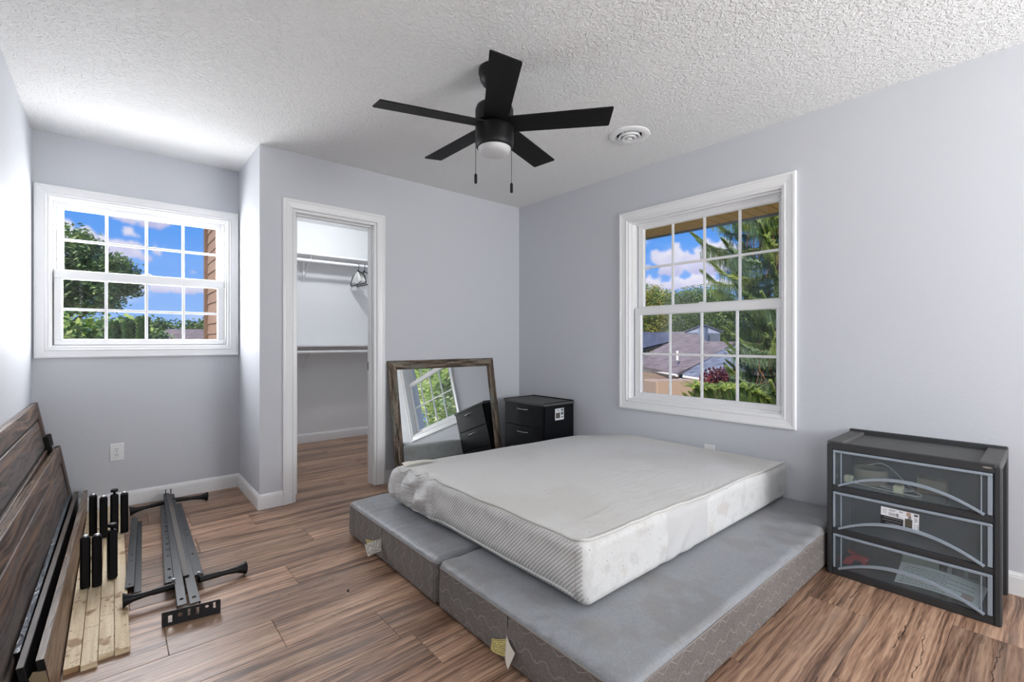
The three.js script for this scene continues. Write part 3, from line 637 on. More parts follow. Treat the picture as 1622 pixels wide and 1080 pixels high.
// ---------------------------------------------------------------- mattress
{
  const t = thing('mattress', 'worn white queen mattress with stained knit sides lying across both grey box springs', 'mattress', [2.1, 0.208, -1.74]);
  const x0 = 1.192, x1 = 3.036, y0 = 0.207, y1 = 0.442, z0 = -2.462, z1 = -1.032;
  const move = ([x, y, z], n) => {
    const u = (x - x0) / (x1 - x0), h = (y - y0) / (y1 - y0), w = (z - z0) / (z1 - z0);
    y -= h * (0.034 * u + 0.022 * smooth(0.3, 0, w) - 0.006 * Math.sin(Math.PI * clamp(u)) * Math.sin(Math.PI * clamp(w)));
    y -= h * 0.03 * smooth(0.82, 1, u) * smooth(0.25, 0, w);
    const foot = smooth(0.06, 0, u), bunch = foot * smooth(-1.93, -2.05, z) * smooth(-2.5, -2.4, z);
    x -= bunch * (0.026 * Math.sin(Math.PI * clamp(h)) + 0.014 * Math.sin(z * 48 + Math.sin(h * 5 + z * 9) * 2.2) * smooth(0.05, 0.5, h) + 0.007 * Math.sin(z * 101 + h * 9 + Math.sin(z * 30) * 2) + 0.006 * n3(1, y * 26, z * 26));
    y += bunch * h * 0.012 * Math.sin(z * 47);
    x -= foot * (1 - bunch) * 0.006 * n3(1, y * 14, z * 9);
    x += foot * 0.03 * smooth(0.35, 0, h);
    const front = smooth(0.95, 1, w);
    z += front * (0.006 * Math.sin(x * 7.5) * Math.sin(Math.PI * clamp(h)) + 0.004 * Math.sin(x * 38 + h * 5) * smooth(0.55, 0.95, h) * smooth(1.4, 1.5, x) * smooth(2.05, 1.85, x) + 0.004 * Math.sin((x - h * 0.22) * 44) * smooth(1.6, 1.7, x) * smooth(2.0, 1.9, x) * smooth(0.9, 0.4, h));
    z -= smooth(0.05, 0, w) * 0.008 * Math.sin(x * 13);
    const top = smooth(0.8, 0.98, h);
    y += top * (n3(x * 5, 3, z * 5) * 0.0022 + 0.0005 * Math.sin(z * 60 + Math.sin(x * 3) * 4 + x * 9) * smooth(0.55, 0.2, u));
    return [x - 2.1, y - 0.208, z + 1.74];
  };
  const g = softBlock(x0, x1, y0, y1, z0, z1, 0.04, 0.016, move, (m, k, s) => {
    const z = m[2] - 1.74, x = m[0] + 2.1;
    if (k === 1 && s > 0) return 'top_cover';
    if (k === 0 && s < 0) return z < -1.99 ? 'bunched_cover' : 'knit_panel';
    if (k === 2 && s > 0 && x > 1.72 && x < 2.05) return 'knit_patch';
    return 'side_cover';
  });
  mesh('side_cover', g.side_cover, M.sideCover, t);
  mesh('top_cover', g.top_cover, M.cover, t);
  mesh('knit_panel', g.knit_panel, M.knit, t);
  mesh('knit_patch', g.knit_patch, M.knitFine, t);
  mesh('bunched_cover', g.bunched_cover, M.bunched, t);
  const pts = [], add = (x, z, dy) => { const p = move([x, y1 - 0.004, z], [0, 1, 0]); pts.push(V(p[0], p[1] + dy, p[2])); };
  const ins = 0.018, corner = 0.035;
  for (let k = 0; k <= 30; k++) add(lerp(x1 - 0.02, x0 + ins + corner, k / 30), z1 - ins + 0.01 * Math.sin(k * 0.5) * 0.6 + 0.012 * Math.sin(Math.PI * k / 30), 0.004);
  add(x0 + ins + 0.008, z1 - ins - 0.008, 0.006);
  for (let k = 0; k <= 24; k++) add(x0 + ins - 0.003 + 0.004 * Math.sin(k * 1.1), lerp(z1 - ins - corner, z0 + 0.1, k / 24), 0.002);
  mesh('zip_piping', new THREE.TubeGeometry(new THREE.CatmullRomCurve3(pts), 200, 0.0052, 8), M.whitePiping, t);
  const low = []; for (let k = 0; k <= 40; k++) { const p = move([x0, y0 + 0.042, lerp(z0 + 0.04, z1 - 0.045, k / 40)], [0, 0, 0]); low.push(V(p[0] - 0.001, p[1], p[2])); }
  mesh('edge_piping', new THREE.TubeGeometry(new THREE.CatmullRomCurve3(low), 90, 0.0045, 8), M.whitePiping, t);
  const up = []; for (let k = 0; k <= 8; k++) { const p = move([x0 + 0.005, lerp(y0 + 0.045, y1 - 0.035, k / 8), z1 - 0.034], [0, 0, 0]); up.push(V(...p)); }
  mesh('edge_piping', new THREE.TubeGeometry(new THREE.CatmullRomCurve3(up), 24, 0.0045, 8), std({ color: 0xb7a692, roughness: 0.85 }), t);
  const T = [[1.225, -2.385], [1.30, -2.405], [1.415, -2.39], [1.41, -2.345], [1.3, -2.355], [1.235, -2.34]].map(([x, z]) => { const p = move([x, y1, z], [0, 1, 0]); return [p[0], p[1], p[2]]; });
  const lift = (p, d) => [p[0], p[1] + d, p[2]];
  mesh('cover_flap', mergeGeometries([sheet(lift(T[0], 0.012), lift(T[1], 0.016), lift(T[4], 0.012), lift(T[5], 0.006), [0, 0.004, 0], 0.002), sheet(lift(T[1], 0.016), lift(T[2], 0.01), lift(T[3], 0.006), lift(T[4], 0.012), [0, 0.003, 0], 0.002)]), M.tagBlank, t);
}

// ---------------------------------------------------------------- leaning mirror
const barn = canvasTex(1024, 512, (u, v) => {
  const w = (fbm(u * 5, v * 4, 5, 4, 201, 3) - 0.5) * 0.6, s = fbm(u * 6, (v + w * 0.1) * 40, 6, 40, 203, 4), b = fbm(u * 4, v * 5, 4, 5, 206, 4), f = fbm(u * 60, v * 160, 60, 160, 209, 2);
  let c = mix3([52, 42, 35], [150, 134, 116], clamp((s - 0.5) * 2.2 + 0.5)); c = mix3(c, [116, 122, 112], smooth(0.48, 0.68, b) * 0.7); c = mix3(c, [120, 84, 62], smooth(0.56, 0.7, fbm(u * 3 + 5, v * 9, 3, 9, 211, 3)) * 0.5); c = mix3(c, [38, 31, 27], smooth(0.62, 0.8, f) * 0.6);
  return c;
}, 0.9, 0.45);
M.barn = std({ map: barn, bumpMap: asBump(barn), bumpScale: 0.003, roughness: 0.8 });
{
  const t = thing('leaning_mirror', 'large mirror in a weathered barn-wood frame leaning on the wall beside the closet door', 'mirror', [1.645, 0.002, ZB + 0.2]);
  t.rotation.x = -10.2 * Math.PI / 180;
  const w = 1.05, h = 0.982, fw = 0.072;
  mitred(fw, w - fw, fw, h - fw, [[fw, -0.026], [fw, -0.002], [fw - 0.004, 0.001], [0.008, 0.001], [0.004, -0.003], [0, -0.006], [0, -0.012], [0, -0.026]]).forEach((g) => mesh('frame_rail', g, M.barn, t));
  mesh('mirror_glass', span(fw - 0.01, w - fw + 0.01, fw - 0.01, h - fw + 0.01, -0.016, -0.011, 0.0005), M.mirror, t);
  mesh('backing', span(0.02, w - 0.02, 0.02, h - 0.02, -0.026, -0.0165, 0.001), M.dark, t);
}

// ---------------------------------------------------------------- drawer carts
M.blackPlastic = phys({ color: new THREE.Color(0.005, 0.006, 0.008), roughness: 0.42, specularIntensity: 0.35 });
M.greyPlastic = phys({ color: new THREE.Color(0.032, 0.034, 0.037), roughness: 0.5 });
M.greyTop = phys({ color: new THREE.Color(0.085, 0.085, 0.082), roughness: 0.65 });
M.clear = phys({ color: new THREE.Color(0.86, 0.92, 0.95), transmission: 0.95, roughness: 0.04, ior: 1.35, thickness: 0 });
M.clearEdge = phys({ color: new THREE.Color(0.44, 0.51, 0.58), transmission: 0.3, roughness: 0.42, ior: 1.45, thickness: 0 });
M.sticker = std({ roughness: 0.5, map: canvasTex(160, 200, () => [228, 230, 234], 1, 1, { draw: (ctx) => { ctx.fillStyle = '#5b5650'; ctx.fillRect(14, 72, 78, 96); ctx.fillStyle = '#8b8f94'; ctx.beginPath(); ctx.arc(56, 52, 32, 3.4, 6.2); ctx.lineTo(88, 60); ctx.arc(56, 60, 24, 6.1, 3.4, true); ctx.fill(); ctx.fillStyle = '#56636b'; ctx.fillRect(106, 12, 44, 34); ctx.fillStyle = '#49525a'; ctx.fillRect(108, 62, 40, 54); ctx.fillStyle = '#2c2f33'; ctx.fillRect(114, 142, 28, 20); ctx.fillStyle = '#aab0b5'; ctx.fillRect(112, 74, 28, 4); ctx.fillRect(112, 86, 22, 4); } }) });
{
  const t = thing('black_drawer_cart', 'black plastic three-drawer cart in the corner by the mirror, sticker on its side', 'drawer cart', [2.833, 0, -2.957]);
  const X = 0.178, Z = 0.256, Y = 0.616;
  mesh('side_panel', span(-X + 0.012, X, 0.004, Y - 0.02, Z - 0.014, Z - 0.002, 0.004), M.blackPlastic, t);
  mesh('side_panel', span(-X + 0.012, X, 0.004, Y - 0.02, -Z + 0.002, -Z + 0.014, 0.004), M.blackPlastic, t);
  mesh('back_panel', span(X - 0.012, X, 0.01, Y - 0.02, -Z + 0.014, Z - 0.014, 0.003), M.blackPlastic, t);
  const bow = []; for (let k = 0; k <= 16; k++) { const z = lerp(-Z, Z, k / 16); bow.push([z, -X - 0.014 * Math.cos(z / Z * 1.4)]); }
  const topG = extrude([...bow, [Z, X], [-Z, X]], 0.014, 0.003).rotateX(-Math.PI / 2).rotateY(-Math.PI / 2);
  topG.computeBoundingBox();
  mesh('top', topG.translate(0, Y - 0.022, 0), M.greyTop, t);
  mesh('top_rim', [span(X - 0.012, X, Y - 0.02, Y + 0.004, -Z, Z, 0.003), span(-X, X - 0.006, Y - 0.012, Y + 0.001, Z - 0.008, Z, 0.003), span(-X, X - 0.006, Y - 0.012, Y + 0.001, -Z, -Z + 0.008, 0.003)], M.blackPlastic, t);
  for (let k = 0; k < 3; k++) {
    const y0 = 0.022 + k * 0.193, y1 = y0 + 0.184;
    const pts = []; for (let q = 0; q <= 12; q++) { const z = lerp(-Z + 0.018, Z - 0.018, q / 12); pts.push([z, -X - 0.008 * Math.cos(z / Z * 1.4)]); }
    const front = extrude([...pts, [Z - 0.018, -X + 0.02], [-Z + 0.018, -X + 0.02]], y1 - y0, 0.002).rotateX(-Math.PI / 2).rotateY(-Math.PI / 2).translate(0, y0, 0);
    const d = mesh('drawer', [front, span(-X + 0.02, X - 0.02, y0, y0 + 0.006, -Z + 0.02, Z - 0.02, 0.001)], M.blackPlastic, t);
    mesh('handle', [tube([[-X - 0.006, y1 - 0.044, -0.064], [-X - 0.022, y1 - 0.044, -0.05], [-X - 0.022, y1 - 0.044, 0.05], [-X - 0.006, y1 - 0.044, 0.064]], 0.0042, 30, 8)], M.steel, d);
  }
  mesh('side_sticker', new THREE.PlaneGeometry(0.105, 0.096).translate(0.0, 0.514, Z - 0.0012), M.sticker, t);
}
const labelTex = canvasTex(512, 256, () => [234, 236, 240], 1, 1, { draw: (ctx) => {
  ctx.fillStyle = '#101114'; ctx.fillRect(0, 122, 306, 134); ctx.fillStyle = '#c9ccd1'; ctx.fillRect(306, 122, 22, 134);
  ctx.fillStyle = '#23231f'; ctx.fillRect(330, 100, 96, 130); ctx.fillStyle = '#9f9a88'; ctx.fillRect(330, 226, 96, 30); for (let k = 0; k < 4; k++) { ctx.fillStyle = '#7d7864'; ctx.fillRect(334, 118 + k * 24, 88, 9); }
  ctx.fillStyle = '#b59a8c'; ctx.fillRect(346, 6, 60, 56); ctx.fillStyle = '#1b1c1e'; ctx.fillRect(372, 62, 40, 12); ctx.fillRect(366, 82, 46, 14);
  ctx.fillStyle = '#d5d8db'; ctx.fillRect(22, 22, 60, 66);
  for (const [x, y, w, h] of [[112, 22, 90, 9], [112, 38, 60, 6], [250, 18, 46, 16], [108, 66, 120, 12], [108, 86, 96, 16], [214, 60, 22, 50], [250, 96, 30, 5]]) { ctx.fillStyle = 'rgba(60,64,72,0.8)'; let p = x; while (p < x + w) { const l = rr(3, 9); ctx.fillRect(p, y, l, h); p += l + 2.4; } }
  for (const [y, x0, x1] of [[140, 40, 290], [176, 20, 290], [212, 70, 260]]) { ctx.fillStyle = 'rgba(190,192,198,0.8)'; let p = x0; while (p < x1) { const l = rr(4, 16); ctx.fillRect(p, y, l, 9); p += l + 4; } }
  ctx.fillStyle = '#e9ebee'; ctx.fillRect(428, 0, 84, 256); ctx.fillStyle = '#3b414a'; ctx.fillRect(446, 14, 50, 28); for (let k = 0; k < 5; k++) ctx.fillRect(450 + (k % 2) * 20, 66 + k * 12, 24, 8); for (let k = 0; k < 12; k++) ctx.fillRect(488, 152 + k * 7, 16, rr(2, 5)); for (let k = 0; k < 7; k++) { ctx.fillStyle = 'rgba(90,96,104,0.7)'; ctx.fillRect(446, 154 + k * 11, rr(20, 36), 4); }
} });
{
  const t = thing('grey_drawer_cart', 'dark grey plastic cart with three clear drawers and arched handles against the right wall', 'drawer cart', [2.642, 0, -0.4335]);
  const D = 0.395, Z = 0.294, Y = 0.642;                                     // local x runs from the front (0) to the wall
  mesh('side_panel', [span(-0.0015, 0.05, 0, Y - 0.014, -Z - 0.0005, -Z + 0.022, 0.005), span(0.05, D, 0.01, Y - 0.012, -Z + 0.004, -Z + 0.016, 0.003), span(D - 0.04, D, 0, Y - 0.012, -Z, -Z + 0.02, 0.004)], M.greyPlastic, t);
  mesh('side_panel', [span(-0.0015, 0.05, 0, Y - 0.014, Z - 0.022, Z + 0.0005, 0.005), span(0.05, D, 0.01, Y - 0.012, Z - 0.03, Z - 0.018, 0.003), span(D - 0.04, D, 0, Y - 0.012, Z - 0.02, Z, 0.004)], M.greyPlastic, t);
  mesh('back_panel', span(D - 0.01, D, 0.01, Y - 0.02, -Z + 0.02, Z - 0.02, 0.002), M.greyPlastic, t);
  mesh('back_rim', span(D - 0.018, D, Y - 0.03, Y + 0.012, -Z, Z, 0.004), M.greyPlastic, t);
  mesh('front_rim', span(-0.0005, 0.016, Y - 0.042, Y - 0.004, -Z + 0.015, Z - 0.015, 0.004), M.greyPlastic, t);
  mesh('top_wing', cbox(D - 0.004, 0.034, 0.066, D / 2 + 0.0015, Y - 0.0165, -Z + 0.033, 0.005), M.greyTop, t);
  mesh('top_wing', cbox(D - 0.004, 0.034, 0.066, D / 2 + 0.0015, Y - 0.0165, Z - 0.033, 0.005), M.greyTop, t);
  mesh('top_panel', span(0.01, D - 0.014, Y - 0.03, Y - 0.014, -Z + 0.06, Z - 0.06, 0.002), M.greyTop, t);
  for (const [a, b] of [[0, 0.034], [0.2, 0.226], [0.402, 0.432]]) mesh('cross_rail', span(0.001, 0.03, a, b, -Z + 0.02, Z - 0.02, 0.003), M.greyPlastic, t);
  mesh('bottom_panel', span(0.02, D - 0.01, 0.02, 0.03, -Z + 0.02, Z - 0.02, 0.001), M.greyPlastic, t);
  mesh('scuff', extrude(oval(0, 0, 0.014, 0.0035, 16), 0.001).rotateY(-Math.PI / 2).translate(-0.0016, Y - 0.02, Z - 0.04), std({ color: 0x9a948a, roughness: 0.8 }), t);
  const zi = Z - 0.025;
  [[0.036, 0.198], [0.228, 0.4], [0.434, 0.6]].forEach(([y0, y1], k) => {
    const d = mesh('drawer', span(0.004, 0.0065, y0, y1, -zi, zi, 0.0008), M.clear, t);
    mesh('drawer_lip', span(-0.004, 0.012, y1 - 0.011, y1, -zi, zi, 0.002), M.clearEdge, d);
    mesh('drawer_tub', [span(0.0065, 0.37, y0 + 0.002, y0 + 0.0045, -zi + 0.012, zi - 0.012, 0.0006), span(0.0065, 0.37, y0 + 0.0045, y1 - 0.03, -zi + 0.012, -zi + 0.0145, 0.0006), span(0.0065, 0.37, y0 + 0.0045, y1 - 0.03, zi - 0.0145, zi - 0.012, 0.0006), span(0.367, 0.37, y0 + 0.0045, y1 - 0.03, -zi + 0.0145, zi - 0.0145, 0.0006)], M.clear, d);
    mesh('drawer_edge', [span(-0.001, 0.0075, y0, y1 - 0.011, -zi, -zi + 0.008, 0.001)], M.clearEdge, d);
    mesh('drawer_edge', [span(-0.001, 0.0075, y0, y1 - 0.011, zi - 0.014, zi, 0.001)], M.clearEdge, d);
    mesh('drawer_edge', [span(0.001, 0.0078, y0, y1 - 0.011, -zi + 0.03, -zi + 0.034, 0.001)], M.clearEdge, d);
    mesh('drawer_edge', [span(0.001, 0.0078, y0, y1 - 0.011, zi - 0.034, zi - 0.03, 0.001)], M.clearEdge, d);
    const hi = y0 + (y1 - y0) * 0.45, up = [], dn = [];
    for (let q = 0; q <= 30; q++) { const u = q / 15 - 1, z = u * (zi - 0.022), y = y0 + 0.002 + (hi - y0) * (1 - u * u); up.push([z, y]); dn.unshift([z * 0.985, y - 0.0125 * (1 - 0.5 * Math.abs(u))]); }
    mesh('arch_handle', extrude([...up, ...dn], 0.012, 0.0006).rotateY(-Math.PI / 2).translate(0.004, 0, 0), M.clearEdge, d);
    if (k === 1) mesh('printed_label', new THREE.PlaneGeometry(0.132, 0.08).rotateY(-Math.PI / 2).rotateX(0.02).translate(0.0032, 0.336, -0.019), std({ map: labelTex, roughness: 0.5 }), d);
  });
}
// what lies in the clear drawers
{
  const X = 2.642, Zc = -0.4335, y1 = 0.4405, y3 = 0.0425;
  const card = std({ color: 0x8e7c68, roughness: 0.85 }), cream = std({ color: 0xe8d9b0, roughness: 0.6 }), cable = std({ color: 0xd9d2c2, roughness: 0.55 }), tan = std({ color: 0xa08f78, roughness: 0.8 });
  const roll = thing('tape_roll', 'tan tape roll lying at the left in the top clear drawer', 'tape roll', [X + 0.14, y1, Zc - 0.15]);
  mesh('tape', lathe([[0.04, 0], [0.062, 0], [0.066, 0.002], [0.07, 0.07], [0.066, 0.072], [0.042, 0.072], [0.04, 0]], 36), tan, roll);
  mesh('core', lathe([[0.038, 0.001], [0.04, 0.001], [0.04, 0.0715], [0.038, 0.0715], [0.038, 0.001]], 36), card, roll);
  const plug = (label, x, z, w, c) => { const p = thing('plug_adapter', label, 'adapter', [x, y1, z]); mesh('housing', cbox(w, 0.034, 0.034, 0, 0.017, 0, 0.004), c, p); mesh('prong', [cbox(0.0015, 0.006, 0.014, w * 0.2, 0.018, 0.023, 0.0004)], M.steel, p); mesh('prong', [cbox(0.0015, 0.006, 0.014, -w * 0.2, 0.018, 0.023, 0.0004)], M.steel, p); };
  plug('small cream plug adapter at the left end of the top clear drawer', X + 0.07, Zc - 0.222, 0.036, cream);
  plug('cream plug adapter inside the loop of white cable in the top clear drawer', X + 0.052, Zc - 0.03, 0.046, cream);
  const c = thing('coiled_cable', 'thin white cable coiled loosely in the top clear drawer', 'cable', [X + 0.06, y1 + 0.002, Zc - 0.05]);
  mesh('cord', tube([[0.0, 0.002, -0.13], [-0.02, 0.002, -0.06], [-0.032, 0.003, 0.02], [-0.03, 0.002, 0.085], [0.0, 0.002, 0.098], [0.03, 0.012, 0.05], [0.03, 0.008, -0.02], [-0.005, 0.012, -0.05], [-0.024, 0.012, 0.0], [-0.018, 0.02, 0.07], [0.05, 0.03, 0.04], [0.07, 0.1, -0.05], [0.06, 0.085, -0.11]], 0.0022, 150, 6), cable, c);
  mesh('plug', cbox(0.012, 0.009, 0.022, 0.0, 0.0035, -0.142, 0.002), cable, c);
  const b = thing('cardboard_box', 'small brown cardboard box behind the cable in the top clear drawer', 'box', [X + 0.17, y1, Zc + 0.07]);
  mesh('carton', cbox(0.07, 0.062, 0.1, 0, 0.031, 0, 0.002), card, b); mesh('flap', cbox(0.066, 0.0015, 0.046, 0.0, 0.066, -0.026, 0.0004).rotateX(0.06), card, b);
  const red = thing('spring_clamp', 'red plastic spring clamp at the left in the bottom clear drawer', 'clamp', [X + 0.07, y3, Zc - 0.195]);
  const redM = phys({ color: 0xb01c22, roughness: 0.4 });
  mesh('jaw', extrude([[-0.05, 0.0], [-0.02, 0.0], [0.0, 0.03], [0.045, 0.036], [0.05, 0.05], [0.0, 0.052], [-0.03, 0.034]], 0.024, 0.002).rotateY(-Math.PI / 2).translate(0.012, 0.004, 0), redM, red);
  mesh('jaw', extrude([[0.03, 0.0], [0.045, 0.0], [0.03, 0.034], [-0.03, 0.06], [-0.034, 0.05], [0.01, 0.03]], 0.02, 0.002).rotateY(-Math.PI / 2).translate(0.034, 0.004, 0), redM, red);
  const pTex = (bg, dark, n) => canvasTex(256, 160, () => bg, 1, 1, { draw: (ctx) => { for (let r = 0; r < n; r++) { let x = 12 + (r % 3) * 4; const y = 14 + r * 132 / n; while (x < (r % 2 ? 226 : 150)) { const l = rr(4, 16); ctx.fillStyle = dark; ctx.fillRect(x, y, l, 4); x += l + 3; } } ctx.fillStyle = 'rgba(170,120,110,0.6)'; ctx.fillRect(200, 20, 34, 40); } });
  const paper = thing('paper_sheet', 'printed white instruction sheet lying at the front of the bottom clear drawer', 'paper', [X + 0.05, y3, Zc + 0.08]);
  mesh('page', sheet([-0.035, 0.006, -0.12], [-0.035, 0.002, 0.15], [0.06, 0.058, 0.17], [0.06, 0.07, -0.11], [0, 0.012, 0], 0.0012), std({ map: pTex([226, 224, 216], 'rgba(70,70,66,0.6)', 9), roughness: 0.8, side: THREE.DoubleSide }), paper);
  const gb = thing('green_booklet', 'pale green folded booklet behind the sheet in the bottom clear drawer', 'booklet', [X + 0.2, y3 + 0.001, Zc + 0.02]);
  mesh('cover', cbox(0.006, 0.105, 0.13, 0, 0.0535, 0, 0.001).rotateZ(-0.3), std({ color: 0x9fb09a, roughness: 0.75 }), gb);
  const bk = thing('grey_booklet', 'grey booklet with dark panels at the right in the bottom clear drawer', 'booklet', [X + 0.18, y3 + 0.001, Zc + 0.175]);
  mesh('cover', cbox(0.006, 0.095, 0.12, 0, 0.0485, 0, 0.001).rotateZ(-0.3), std({ color: 0xa9aca8, roughness: 0.75 }), bk);
  mesh('printed_panel', [cbox(0.0012, 0.03, 0.04, -0.0036, 0.062, -0.025, 0.0003).rotateZ(-0.3)], std({ color: 0x4c555c, roughness: 0.7 }), bk);
  mesh('printed_panel', [cbox(0.0012, 0.03, 0.04, -0.0036, 0.062, 0.028, 0.0003).rotateZ(-0.3)], std({ color: 0x5d656b, roughness: 0.7 }), bk);
}

// ---------------------------------------------------------------- dismantled bed along the left wall
const bedWood = (lo, hi, grey) => canvasTex(1024, 1024, (u, v) => {
  const w = (fbm(u * 2, v * 5, 2, 5, 301, 3) - 0.5), s = fbm(u * 3, (v + w * 0.1) * 52, 3, 52, 304, 4), b = fbm(u * 2, (v + w * 0.2) * 12, 2, 12, 307, 3), f = fbm(u * 12, (v + w * 0.1) * 250, 12, 250, 311, 2), rings = 0.5 + 0.5 * Math.sin((v * 11 + w * 1.7 + Math.sin(u * 6.283) * 0.35) * 6.283);
  let c = mix3(lo, hi, clamp((s - 0.5) * 1.9 + 0.4 + rings * 0.22)); c = mix3(c, grey, smooth(0.5, 0.72, b) * 0.6);
  return mix3(c, lo.map((x) => x * 0.6), smooth(0.58, 0.8, f) * 0.6);
}, 1.1, 0.9);
const darkWood = bedWood([54, 42, 36], [132, 106, 88], [98, 94, 95]), litRailTex = bedWood([110, 86, 68], [168, 138, 114], [140, 124, 112]);  // paler second palette paints window light onto the front rail
M.darkWood = std({ map: darkWood, bumpMap: asBump(darkWood), bumpScale: 0.0012, roughness: 0.55 });
M.greyGlareEdge = phys({ map: litRailTex, color: 0xe4eaf0, bumpMap: asBump(darkWood), bumpScale: 0.0012, roughness: 0.27 });  // edge wood brightened to carry glare from the small window
M.groove = std({ color: 0x1d1b1c, roughness: 0.7 });
// panel lying on its long side: local x = thickness (front at 0), y up the board, z along it from the alcove wall towards the camera
function bedPanel(t, L, Ht, thick, rail, pan, low) {
  const st = 0.088;
  mesh('stile', span(-thick, 0, 0, Ht, 0, st, 0.003, 'y'), M.darkWood, t);
  mesh('stile', span(-thick, 0, 0, Ht, L - st, L, 0.003, 'y', 0.4), M.darkWood, t);
  mesh('top_rail', span(-thick, 0, rail, Ht - 0.0045, st, L - st, 0.003, 'z', 0, 0.2), M.darkWood, t);
  mesh('top_edge', span(-thick, 0.0, Ht - 0.004, Ht, 0.004, L - 0.004, 0.0015, 'z', 0.3, 0.5), M.greyGlareEdge, t);
  mesh('backing', span(-thick + 0.002, -thick + 0.006, 0.01, rail + 0.01, st - 0.01, L - st + 0.01, 0.001), M.groove, t);
  mesh('panel', span(-thick + 0.006, -0.007, pan[0], pan[1], st + 0.014, L - st - 0.014, 0.004, 'z', 0.1, 0.7), M.darkWood, t);
  for (const [a, b, nm] of low) mesh(nm, span(-thick + 0.004, nm === 'panel' ? -0.007 : 0, a, b, st, L - st, 0.003, 'z', 0.5, a), M.darkWood, t);
}
{
  const hb = thing('headboard', 'dark wood panelled headboard on its side, the taller board leaning on the left wall', 'headboard', [-0.2285, 0.0055, ZA + 0.03]);
  hb.rotation.z = 9.95 * Math.PI / 180;
  hb.rotation.y = -0.005;
  bedPanel(hb, 2.1, 0.754, 0.019, 0.662, [0.478, 0.646], [[0.372, 0.462, 'middle_rail'], [0.1, 0.36, 'panel'], [0, 0.088, 'bottom_rail']]);
  const fb = thing('footboard', 'dark wood footboard on its side, the lower board leaning against the headboard', 'footboard', [-0.181, 0.007, ZA + 0.035]);
  fb.rotation.z = 9.4 * Math.PI / 180;
  fb.rotation.y = -0.0172;
  bedPanel(fb, 2.27, 0.466, 0.026, 0.372, [0.13, 0.357], [[0, 0.118, 'bottom_rail']]);
  const br = mesh('shadow_bracket', [span(-0.072, -0.036, 0.44, 0.548, 0.01, 0.09, 0.004)], M.dark, fb);  // near-black block put in for the shadow between the two boards
  mesh('bracket_cap', span(-0.05, -0.028, 0.478, 0.552, 0.002, 0.011, 0.002, 'y'), M.darkWood, br);
  mesh('worn_glare_patch', span(-0.03, 0.0006, 0.4662, 0.4668, 1.0, 1.9, 0.0002, 'z', 0.1, 0.33), M.greyGlareEdge, fb);  // worn strip whose pale tone also carries the glare along the edge
}
function sideRail(label, x, z0, z1, lean0, lean1, h, th, face, edge) {     // upright board; lean0/1 = how far its top falls back at the far and the near end
  const t = thing('side_rail', label, 'bed rail', [x, 0.0015, z0]);
  const L = z1 - z0, skew = (g) => { const p = g.attributes.position; for (let i = 0; i < p.count; i++) p.setX(i, p.getX(i) - lerp(lean0, lean1, p.getZ(i) / L) * p.getY(i) / h); return g; };
  mesh('board', skew(span(-th, 0, 0, h - 0.0025, 0, L, 0.0015, 'z', x, x * 3)), face, t);
  mesh('top_edge', skew(span(-th, 0, h - 0.0022, h, 0, L, 0.001, 'z', 0.2)), edge, t);
  mesh('end_cap', skew(span(-th + 0.001, -0.001, 0.001, h - 0.001, L, L + 0.002, 0.0004)), M.dark, t);
  return [t, skew, L];
}
M.litRailWood = std({ map: litRailTex, color: 0xffffff, bumpMap: asBump(darkWood), bumpScale: 0.0012, roughness: 0.5 });  // rail wood in a tone with the window light painted in
M.greyFoil = std({ map: litRailTex, color: 0xa4acb6, roughness: 0.38 });
M.blackFoil = phys({ color: 0x0d1016, roughness: 0.35 });
sideRail('long brown wooden bed side rail touching the pale slats, front of the leaning boards', -0.1325, -4.06, -1.988, -0.004, 0.027, 0.165, 0.02, M.litRailWood, M.greyGlareEdge);
{
  const [t, skew, L] = sideRail('bed side rail with dark inner face and hook plate, second from the slats', -0.172, -4.06, -1.975, 0.0, 0.03, 0.165, 0.017, M.blackFoil, M.greyFoil);
  const p = mesh('hook_plate', skew(extrude([[0, 0.02], [0.036, 0.02], [0.036, 0.128], [0.01, 0.134], [0, 0.12]], 0.004, 0.0008, [[[0.012, 0.06], [0.022, 0.06], [0.022, 0.1], [0.012, 0.1]]]).translate(0.002, 0, L - 0.012)), std({ color: 0x8f8064, roughness: 0.55, metalness: 0.3 }), t);
}
{
  const [t, skew, L] = sideRail('bed rail wrapped in shiny black film with a bolt hole, against the footboard', -0.2, -4.04, -2.09, 0.004, 0.022, 0.16, 0.0145, M.blackFoil, phys({ color: 0x5d646c, roughness: 0.22, bumpMap: creaseTex, bumpScale: 0.004 }));
  mesh('bolt_hole_shade', skew(bar([-0.007, 0.1598, L - 0.62], [-0.007, 0.1606, L - 0.62], 0.0042)), M.dark, t);  // dark disc painted in for the shade down the hole
}
// pale slats
const pineTex = canvasTex(1024, 256, (u, v) => {
  const s = fbm(u * 6, v * 26, 6, 26, 401, 3), k = fbm(u * 18, v * 5, 18, 5, 404, 4), f = fbm(u * 120, v * 90, 120, 90, 407, 2);
  let c = mix3([206, 182, 146], [240, 224, 192], clamp(s * 1.15)); c = mix3(c, [142, 106, 70], smooth(0.63, 0.75, k) * 0.7);
  return mix3(c, [170, 140, 100], smooth(0.6, 0.8, f) * 0.3);
}, 1.1, 0.28, { draw: (ctx) => { for (let i = 0; i < 26; i++) { ctx.fillStyle = 'rgba(60,42,28,0.75)'; ctx.beginPath(); ctx.ellipse(rr(0, 1024), rr(0, 256), rr(1.5, 5), rr(1, 3), 0, 0, 7); ctx.fill(); } } });
M.pine = std({ map: pineTex, bumpMap: asBump(pineTex), bumpScale: 0.0008, roughness: 0.65 });
